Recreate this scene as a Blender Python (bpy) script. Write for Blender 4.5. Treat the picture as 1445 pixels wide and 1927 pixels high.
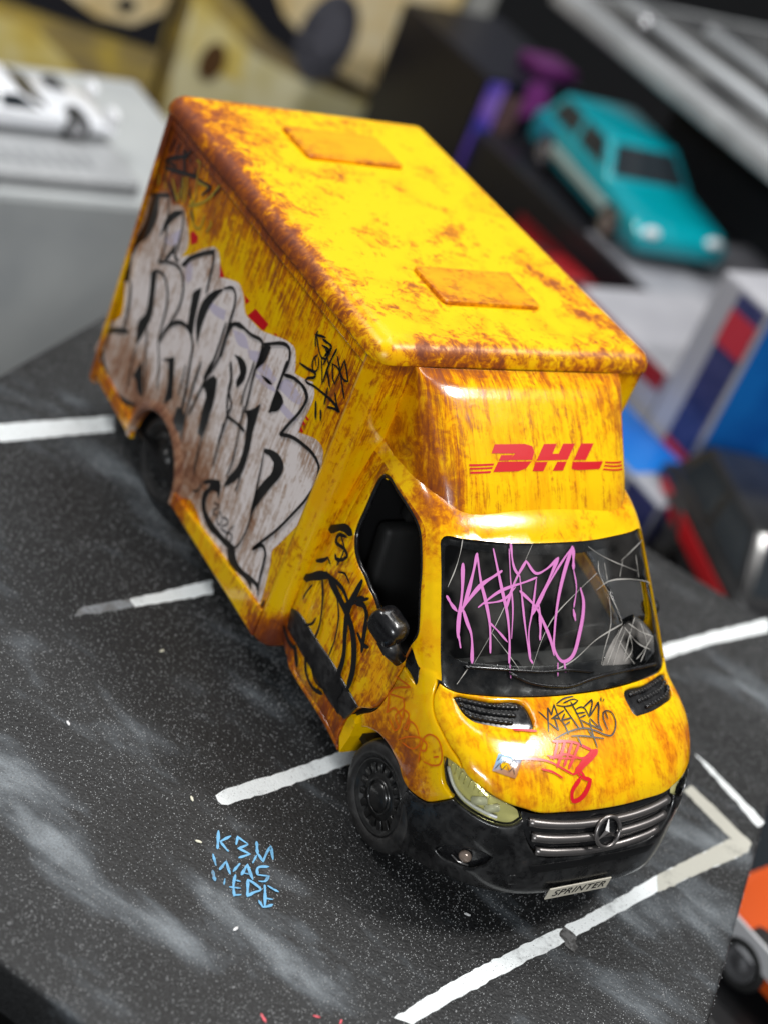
import bpy, bmesh, math, random
import numpy as np
from mathutils import Vector, Matrix
from mathutils.geometry import delaunay_2d_cdt
random.seed(7); rng = np.random.default_rng(7)
sc = bpy.context.scene
for o in list(bpy.data.objects): bpy.data.objects.remove(o)
# units: 1 Blender unit = 1 cm
sc.unit_settings.system = 'METRIC'; sc.unit_settings.scale_length = 0.01
# ------------------------------------------------------------------ camera
cam = bpy.data.cameras.new('camera'); camo = bpy.data.objects.new('camera', cam); sc.collection.objects.link(camo)
ROT = ((0.46245805, -0.61953871, 0.63427466), (0.81847881, 0.02323698, -0.57406662), (0.34091787, 0.7846221, 0.51782543))
camo.matrix_world = Matrix.Translation((19.478, -19.2693, 19.9715)) @ Matrix(ROT).to_4x4()
cam.sensor_fit = 'VERTICAL'; cam.sensor_height = 24.0; cam.lens = 24.0 * 3198.3163 / 1927.0
cam.clip_start = 0.5; cam.clip_end = 600
cam.dof.use_dof = True; cam.dof.focus_distance = 28.5
APERTURE = 0.48                                  # lens opening, cm
cam.dof.aperture_fstop = cam.lens * 1e-3 / APERTURE
sc.camera = camo
# ------------------------------------------------------------------ light: shop ceiling lamps and pale room
w = bpy.data.worlds.new('World'); sc.world = w; w.use_nodes = True
w.node_tree.nodes['Background'].inputs['Color'].default_value = (0.92, 0.96, 1.0, 1)
w.node_tree.nodes['Background'].inputs['Strength'].default_value = 0.13
def area(name, loc, target, sx, sy, power, col=(1, 1, 1)):
    l = bpy.data.lights.new(name, 'AREA'); l.shape = 'RECTANGLE'; l.size = sx; l.size_y = sy; l.energy = power; l.color = col
    o = bpy.data.objects.new(name, l); sc.collection.objects.link(o); o.location = loc
    o.rotation_euler = (Vector(target) - Vector(loc)).to_track_quat('-Z', 'Y').to_euler()
    return o
area('ceiling_panel_light', (20, 41, 75), (3, -1, 5), 12, 7, 46000, (1.0, 0.98, 0.95))
area('ceiling_strip_light', (-14, 12, 85), (0, 0, 3), 50, 12, 20000, (1.0, 0.99, 0.97))
area('front_shop_light', (60, -46, 39), (3, -2, 4), 24, 9, 34000, (0.95, 0.98, 1.0))
area('side_shop_light', (-41, -34, 68), (-4, -2, 4), 24, 10, 34000, (1.0, 0.98, 0.96))
area('back_shop_light', (-34, 20, 62), (-32, 24, -5), 40, 20, 17000, (0.97, 0.99, 1.0))
vs = sc.view_settings; vs.view_transform = 'Standard'; vs.look = 'None'; vs.exposure = 0; vs.gamma = 1; vs.use_curve_mapping = False
sc.cycles.max_bounces = 8; sc.cycles.transparent_max_bounces = 16; sc.cycles.use_denoising = True
sc.cycles.caustics_reflective = False; sc.cycles.caustics_refractive = False
# ------------------------------------------------------------------ helpers
COL = sc.collection
def link(o, parent=None):
    COL.objects.link(o)
    if parent is not None: o.parent = parent
    return o
def tag(o, label=None, cat=None, group=None, kind=None):
    if label: o['label'] = label
    if cat: o['category'] = cat
    if group: o['group'] = group
    if kind: o['kind'] = kind
    return o
def empty(name, loc=(0, 0, 0), parent=None):
    o = bpy.data.objects.new(name, None); o.location = loc; o.empty_display_size = 1
    return link(o, parent)
# places where the truck's paint has rusted (x, y, z, radius, amount)
SPOTS = [(-4.5, -3.1, 7.4, 0.0, 0)] 
def rust_at(P):
    P = np.asarray(P, float); r = np.zeros(len(P))
    for x, y, z, s, a in SPOTS:
        if s <= 0: continue
        d2 = ((P - np.array([x, y, z])) ** 2).sum(1); r += a * np.exp(-d2 / (s * s))
    return r
def mesh_obj(name, V, F, mat, parent=None, smooth=True, rust=None):
    me = bpy.data.meshes.new(name); me.from_pydata([tuple(map(float, v)) for v in V], [], [tuple(map(int, f)) for f in F])
    if smooth: me.polygons.foreach_set('use_smooth', [True] * len(me.polygons))
    if mat is not None: me.materials.append(mat)
    if rust is not None:
        at = me.attributes.new('rust', 'FLOAT', 'POINT'); at.data.foreach_set('value', np.asarray(rust, dtype=np.float32))
    me.update()
    return link(bpy.data.objects.new(name, me), parent)
def bm_obj(name, bm, mat, parent=None, smooth=False):
    me = bpy.data.meshes.new(name); bmesh.ops.recalc_face_normals(bm, faces=bm.faces[:]); bm.to_mesh(me); bm.free()
    if smooth: me.polygons.foreach_set('use_smooth', [True] * len(me.polygons))
    if mat is not None: me.materials.append(mat)
    return link(bpy.data.objects.new(name, me), parent)
def box_bm(x0, x1, y0, y1, z0, z1, bev=0.0, seg=2):
    bm = bmesh.new(); bmesh.ops.create_cube(bm, size=1)
    for v in bm.verts: v.co = Vector(((x0 + x1) / 2 + v.co.x * (x1 - x0), (y0 + y1) / 2 + v.co.y * (y1 - y0), (z0 + z1) / 2 + v.co.z * (z1 - z0)))
    if bev > 0: bmesh.ops.bevel(bm, geom=bm.edges[:], offset=bev, segments=seg, profile=0.5, affect='EDGES')
    return bm
def box(name, x0, x1, y0, y1, z0, z1, mat, parent=None, bev=0.0, seg=2, smooth=False):
    return bm_obj(name, box_bm(x0, x1, y0, y1, z0, z1, bev, seg), mat, parent, smooth)
def lathe(name, prof, mat, parent, centre, axis='y', n=40):
    """prof: list of (radius, along)"""
    V, F = [], []
    for r, t in prof:
        for i in range(n):
            a = 2 * math.pi * i / n
            c = (r * math.cos(a), t, r * math.sin(a)) if axis == 'y' else ((t, r * math.cos(a), r * math.sin(a)) if axis == 'x' else (r * math.cos(a), r * math.sin(a), t))
            V.append([c[k] + centre[k] for k in range(3)])
    for j in range(len(prof) - 1):
        for i in range(n):
            F.append((j * n + i, j * n + (i + 1) % n, (j + 1) * n + (i + 1) % n, (j + 1) * n + i))
    bm = bmesh.new(); me = bpy.data.meshes.new(name); me.from_pydata(V, [], F); bm.from_mesh(me); bpy.data.meshes.remove(me)
    bmesh.ops.remove_doubles(bm, verts=bm.verts[:], dist=1e-5)
    return bm_obj(name, bm, mat, parent, True)
def tube_bm(pts, r, n=8, bm=None):
    bm = bm or bmesh.new(); pts = [Vector(p) for p in pts]; rings = []
    for i, p in enumerate(pts):
        t = (pts[min(i + 1, len(pts) - 1)] - pts[max(i - 1, 0)]).normalized()
        a = t.orthogonal().normalized() if i == 0 else (a - t * a.dot(t)).normalized()
        b = t.cross(a)
        rr = r[i] if hasattr(r, '__len__') else r
        rings.append([bm.verts.new(p + a * rr * math.cos(2 * math.pi * k / n) + b * rr * math.sin(2 * math.pi * k / n)) for k in range(n)])
    for j in range(len(rings) - 1):
        for k in range(n): bm.faces.new((rings[j][k], rings[j][(k + 1) % n], rings[j + 1][(k + 1) % n], rings[j + 1][k]))
    bm.faces.new(rings[0][::-1]); bm.faces.new(rings[-1])
    return bm
def tube(name, pts, r, mat, parent=None, n=8):
    return bm_obj(name, tube_bm(pts, r, n), mat, parent, True)
def catmull(P, step, closed=False, corner=50):
    """smooth resample; sharp turns stay corners"""
    P = np.asarray(P, float); n = len(P); out = []
    def tang(i):
        a, b = P[(i - 1) % n], P[(i + 1) % n]
        if not closed and (i == 0 or i == n - 1): return None
        u, v = P[i] - a, b - P[i]; lu, lv = np.linalg.norm(u) + 1e-9, np.linalg.norm(v) + 1e-9
        if math.degrees(math.acos(np.clip(u @ v / lu / lv, -1, 1))) > corner: return None
        return (u / lu + v / lv) / 2
    T = [tang(i) for i in range(n)]
    for i in range(n if closed else n - 1):
        a, b = P[i], P[(i + 1) % n]; L = np.linalg.norm(b - a)
        ta = T[i] if T[i] is not None else (b - a) / (L + 1e-9)
        tb = T[(i + 1) % n] if T[(i + 1) % n] is not None else (b - a) / (L + 1e-9)
        k = max(1, int(round(L / step)))
        for j in range(k):
            t = j / k; h1 = 2 * t**3 - 3 * t * t + 1; h2 = t**3 - 2 * t * t + t; h3 = -2 * t**3 + 3 * t * t; h4 = t**3 - t * t
            out.append(h1 * a + h2 * L * ta + h3 * b + h4 * L * tb)
    if not closed: out.append(P[-1])
    return np.array(out)
def inside(q, poly):
    x, y = q[:, 0], q[:, 1]; r = np.zeros(len(q), bool); n = len(poly); j = n - 1
    for i in range(n):
        xi, yi = poly[i]; xj, yj = poly[j]
        with np.errstate(divide='ignore', invalid='ignore'):
            c = ((yi > y) != (yj > y)) & (x < (xj - xi) * (y - yi) / (yj - yi + 1e-30) + xi)
        r ^= c; j = i
    return r
def seg_dist(q, poly):
    d = np.full(len(q), 1e9); n = len(poly)
    for i in range(n):
        a, b = poly[i], poly[(i + 1) % n]; ab = b - a; t = np.clip(((q - a) @ ab) / (ab @ ab + 1e-12), 0, 1)
        d = np.minimum(d, np.linalg.norm(q - a - t[:, None] * ab, axis=1))
    return d
def fill(loops, spacing):
    """triangulate outline + holes in 2D -> points, triangles, index ranges of the loops"""
    loops = [np.asarray(l, float) for l in loops]; V = []; E = []; R = []
    for l in loops:
        s = len(V); V += list(l); E += [(s + i, s + (i + 1) % len(l)) for i in range(len(l))]; R.append((s, len(l)))
    lo, hi = loops[0].min(0), loops[0].max(0)
    if spacing:
        gx = np.arange(lo[0] + spacing / 2, hi[0], spacing); gy = np.arange(lo[1] + spacing / 2, hi[1], spacing)
        if len(gx) and len(gy):
            g = np.stack(np.meshgrid(gx, gy), -1).reshape(-1, 2)
            g = g[inside(g, loops[0])]
            for h in loops[1:]:
                if len(g): g = g[~inside(g, h)]
            for l in loops:
                if len(g): g = g[seg_dist(g, l) > spacing * 0.45]
            V += list(g)
    res = delaunay_2d_cdt([Vector((float(v[0]), float(v[1]))) for v in V], E, [], 0, 1e-7)
    vo = np.array([(v.x, v.y) for v in res[0]]); F = []
    cen = np.array([vo[list(f)].mean(0) for f in res[2]])
    ok = inside(cen, loops[0])
    for h in loops[1:]: ok &= ~inside(cen, h)
    orig = res[3]; mp = {}
    for i, l in enumerate(orig):
        for k in l: mp[k] = i
    for f, k in zip(res[2], ok):
        if k: F.append(tuple(f))
    return vo, F, R, mp
def sheet(loops, spacing, thick, edge, emap, nmap):
    """solid plate over a 2D outline mapped to space by emap(q)->P, nmap(P)->N, with rounded rims"""
    sm = []
    for li, l in enumerate(loops):
        l = np.asarray(l, float)
        area2 = np.sum(l[:, 0] * np.roll(l[:, 1], -1) - np.roll(l[:, 0], -1) * l[:, 1])
        if (area2 < 0) == (li == 0): l = l[::-1]
        sm.append(l)
    rims = []
    inner = []
    for l in sm:
        P = emap(l); N = nmap(P); T = np.roll(P, -1, 0) - np.roll(P, 1, 0); T /= np.linalg.norm(T, axis=1, keepdims=True) + 1e-9
        I = np.cross(N, T); q2 = l + 1e-3 * 0
        h = 1e-3
        # inward step in parameter space from the two parameter axes
        Du = (emap(l + [h, 0]) - P) / h; Dv = (emap(l + [0, h]) - P) / h
        a = (Du * Du).sum(1); b = (Du * Dv).sum(1); c = (Dv * Dv).sum(1); det = a * c - b * b + 1e-12
        iu = (I * Du).sum(1); iv = (I * Dv).sum(1)
        st = np.stack([(c * iu - b * iv) / det, (a * iv - b * iu) / det], 1)
        inner.append(l + st * edge); rims.append((P, N, I))
    vo, F, R, mp = fill(inner, spacing)
    Pm = emap(vo); Nm = nmap(Pm)
    V = list(Pm); FF = []
    for f in F:
        n = np.cross(Pm[f[1]] - Pm[f[0]], Pm[f[2]] - Pm[f[0]])
        FF.append(f if n @ Nm[f[0]] > 0 else f[::-1])
    for (P, N, I), (s, n) in zip(rims, R):
        prev = [mp[s + i] for i in range(n)]
        for off_i, off_n in ((0.3 * edge, 0.3 * edge), (0, edge), (0, thick)):
            st = len(V); V += list(P + I * off_i - N * off_n); cur = list(range(st, st + n))
            for i in range(n):
                j = (i + 1) % n; FF.append((prev[i], cur[i], cur[j], prev[j]))
            prev = cur
    # back face
    bs = len(V); V += list(Pm - Nm * thick)
    for f in F:
        n = np.cross(Pm[f[1]] - Pm[f[0]], Pm[f[2]] - Pm[f[0]])
        g = f if n @ Nm[f[0]] > 0 else f[::-1]
        FF.append(tuple(bs + k for k in g[::-1]))
    return np.array(V), FF
def flip(V, F):
    V = np.array(V, float); V[:, 1] *= -1; return V, [tuple(f[::-1]) for f in F]
def shrink(P, g):
    return P
CAB_STEP = 0.07
def cab_panel(name, outline, mat, parent, holes=(), depth=0.0, thick=0.09, edge=0.03, spacing=0.04, mirror=False, both=False, corner=50, rust=True, gap=0.012):
    """a body panel lying on the cab skin; outline = 3D points. both: returns (right, left)"""
    if both or mirror: pass
    loops = []
    for k, l in enumerate([outline] + list(holes)):
        c = catmull(l, CAB_STEP, True, corner); loops.append(to_ang(c))
    def em(q):
        P = from_ang(q)
        return P - cab_normal(P) * depth if depth else P
    V, F = sheet(loops, spacing, thick, edge, em, cab_normal)
    o = mesh_obj(name, V, F, mat, parent, True, rust_at(V) if rust else None)
    if not both: return o
    V2, F2 = flip(V, F)
    return o, mesh_obj(name, V2, F2, mat, parent, True, rust_at(V2) if rust else None)
def symm(half):
    """close a half outline (y<0, with a 9,9,9 break at the centre line) across y = 0"""
    h = [list(p) for p in half]; k = h.index([9, 9, 9]) if [9, 9, 9] in h else len(h)
    a, b = h[:k], h[k + 1:]
    a = [p for p in a if p[1] < -0.12]; b = [p for p in b if p[1] < -0.12]
    ca = [a[-1][0] + 0.0, 0.0, a[-1][2]]; 
    mir = lambda L: [[p[0], -p[1], p[2]] for p in L][::-1]
    return a + mir(a) + (mir(b) + b if b else [])
def ribbon(strokes, scale, emap, nmap, eps, step=0.05, wob=0.12):
    """marker strokes -> one mesh. strokes: [width, pts]; emap projects 3D points on the surface"""
    V, F = [], []
    for k, (wd, pts) in enumerate(strokes):
        P = emap(catmull(pts, step, False, 100))
        if len(P) < 2: continue
        N = nmap(P); T = np.gradient(P, axis=0); T /= np.linalg.norm(T, axis=1, keepdims=True) + 1e-9
        S = np.cross(N, T); n = len(P)
        ph = rng.random() * 6; t = np.linspace(0, 1, n)
        hw = wd * scale / 2 * (1 + wob * np.sin(9 * t + ph)) * np.interp(t, [0, 0.06, 0.94, 1], [0.6, 1, 1, 0.55])
        L = emap(P + S * hw[:, None]) + N * (eps + 0.0004 * k); Rr = emap(P - S * hw[:, None]) + N * (eps + 0.0004 * k)
        s = len(V); V += list(L) + list(Rr)
        F += [(s + i, s + i + 1, s + n + i + 1, s + n + i) for i in range(n - 1)]
        # rounded ends
        for e, sg in ((0, -1), (n - 1, 1)):
            tip = emap((P[e] + T[e] * sg * hw[e])[None])[0] + N[e] * (eps + 0.0004 * k); V.append(tip)
            F.append((s + e, s + n + e, len(V) - 1))
    return V, F
cab_snap = lambda P: from_ang(to_ang(P))
def cab_marks(name, strokes, mat, parent, scale=0.0095, eps=0.006, wob=0.12):
    V, F = ribbon([(w_, p) for w_, p in strokes], scale, cab_snap, cab_normal, eps, wob=wob)
    return mesh_obj(name, V, F, mat, parent, False)
# ------------------------------------------------------------------ shapes of the cab, cm in the truck's own frame (x forward, y left, z up)
# ---- smooth body surface of the cab: cab_field(p) = 0 on the outer skin, negative inside
CENTRE = np.array([2.6, 0.0, 2.6])
def smax(a, b, k):
    h = np.maximum(k - np.abs(a - b), 0.0) / k
    return np.maximum(a, b) + h * h * k * 0.25
def smin(a, b, k):
    return -smax(-a, -b, k)
def soft_curve(xs, ys, s):
    g = np.linspace(xs[0] - 1, xs[-1] + 1, 1200)
    lin = np.interp(g, xs, ys)
    k = np.arange(-300, 301) * (g[1] - g[0]); w = np.exp(-0.5 * (k / s) ** 2); w /= w.sum()
    sm = np.convolve(np.pad(lin, 300, mode='edge'), w, mode='valid')
    return lambda v: np.interp(v, g, sm)
nose_x = soft_curve([0.3, 0.6, 0.95, 1.3, 2.2, 2.6, 3.0, 4.0], [6.05, 6.38, 6.60, 6.63, 6.52, 6.38, 6.24, 6.1], 0.12)
half_w = soft_curve([0.4, 0.9, 1.5, 2.5, 3.1, 4.0, 5.0, 5.6, 6.2], [2.70, 2.77, 2.80, 2.80, 2.75, 2.65, 2.505, 2.40, 2.27], 0.25)
hood_c = soft_curve([3.0, 3.8, 4.3, 4.95, 5.35, 5.7, 6.0, 6.25, 6.6], [3.80, 3.68, 3.60, 3.45, 3.27, 3.08, 2.88, 2.66, 2.3], 0.2)
def hood_z(x, y):
    zc = hood_c(x)
    return zc + 0.03 - 0.022 * y * y
def cab_field(p):
    x, y, z = p[..., 0], p[..., 1], p[..., 2]
    a = np.abs(y)
    u = np.maximum(x - 4.2, 0.0) / (nose_x(z) - 4.2)
    side = ((a / half_w(z)) ** 3.2 + u ** 2.3) ** (1 / 2.7)
    side = (side - 1.0) * 2.3
    screen = (z - 3.6) - (4.4 - 0.31 * (y / 2.4) ** 2 - x) / 1.06
    screen = screen * 0.72
    hood = (z - hood_z(x, y)) * 0.9
    roof = z - (5.93 - 0.05 * x - 0.018 * y * y)
    top = smax(smin(screen, hood, 0.12), roof, 0.45)
    return smax(side, top, 0.42)
def cab_normal(p):
    e = 2e-3
    g = np.stack([cab_field(p + e * v) - cab_field(p - e * v) for v in np.eye(3)], -1)
    return g / np.linalg.norm(g, axis=-1, keepdims=True)
POLE = 'z'
def to_ang(p):
    d = np.asarray(p, float) - CENTRE
    if POLE == 'y': d = d[..., [0, 2, 1]]
    return np.stack([np.arctan2(d[..., 1], d[..., 0]), np.arctan2(d[..., 2], np.hypot(d[..., 0], d[..., 1]))], -1)
def from_ang(q):
    q = np.asarray(q, float)
    d = np.stack([np.cos(q[..., 1]) * np.cos(q[..., 0]), np.cos(q[..., 1]) * np.sin(q[..., 0]), np.sin(q[..., 1])], -1)
    if POLE == 'y': d = d[..., [0, 2, 1]]
    lo = np.full(q.shape[:-1], 0.5); hi = np.full(q.shape[:-1], 7.0)
    for _ in range(34):
        m = (lo + hi) / 2
        out = cab_field(CENTRE + d * m[..., None]) > 0
        hi = np.where(out, m, hi); lo = np.where(out, lo, m)
    return CENTRE + d * lo[..., None]
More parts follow.
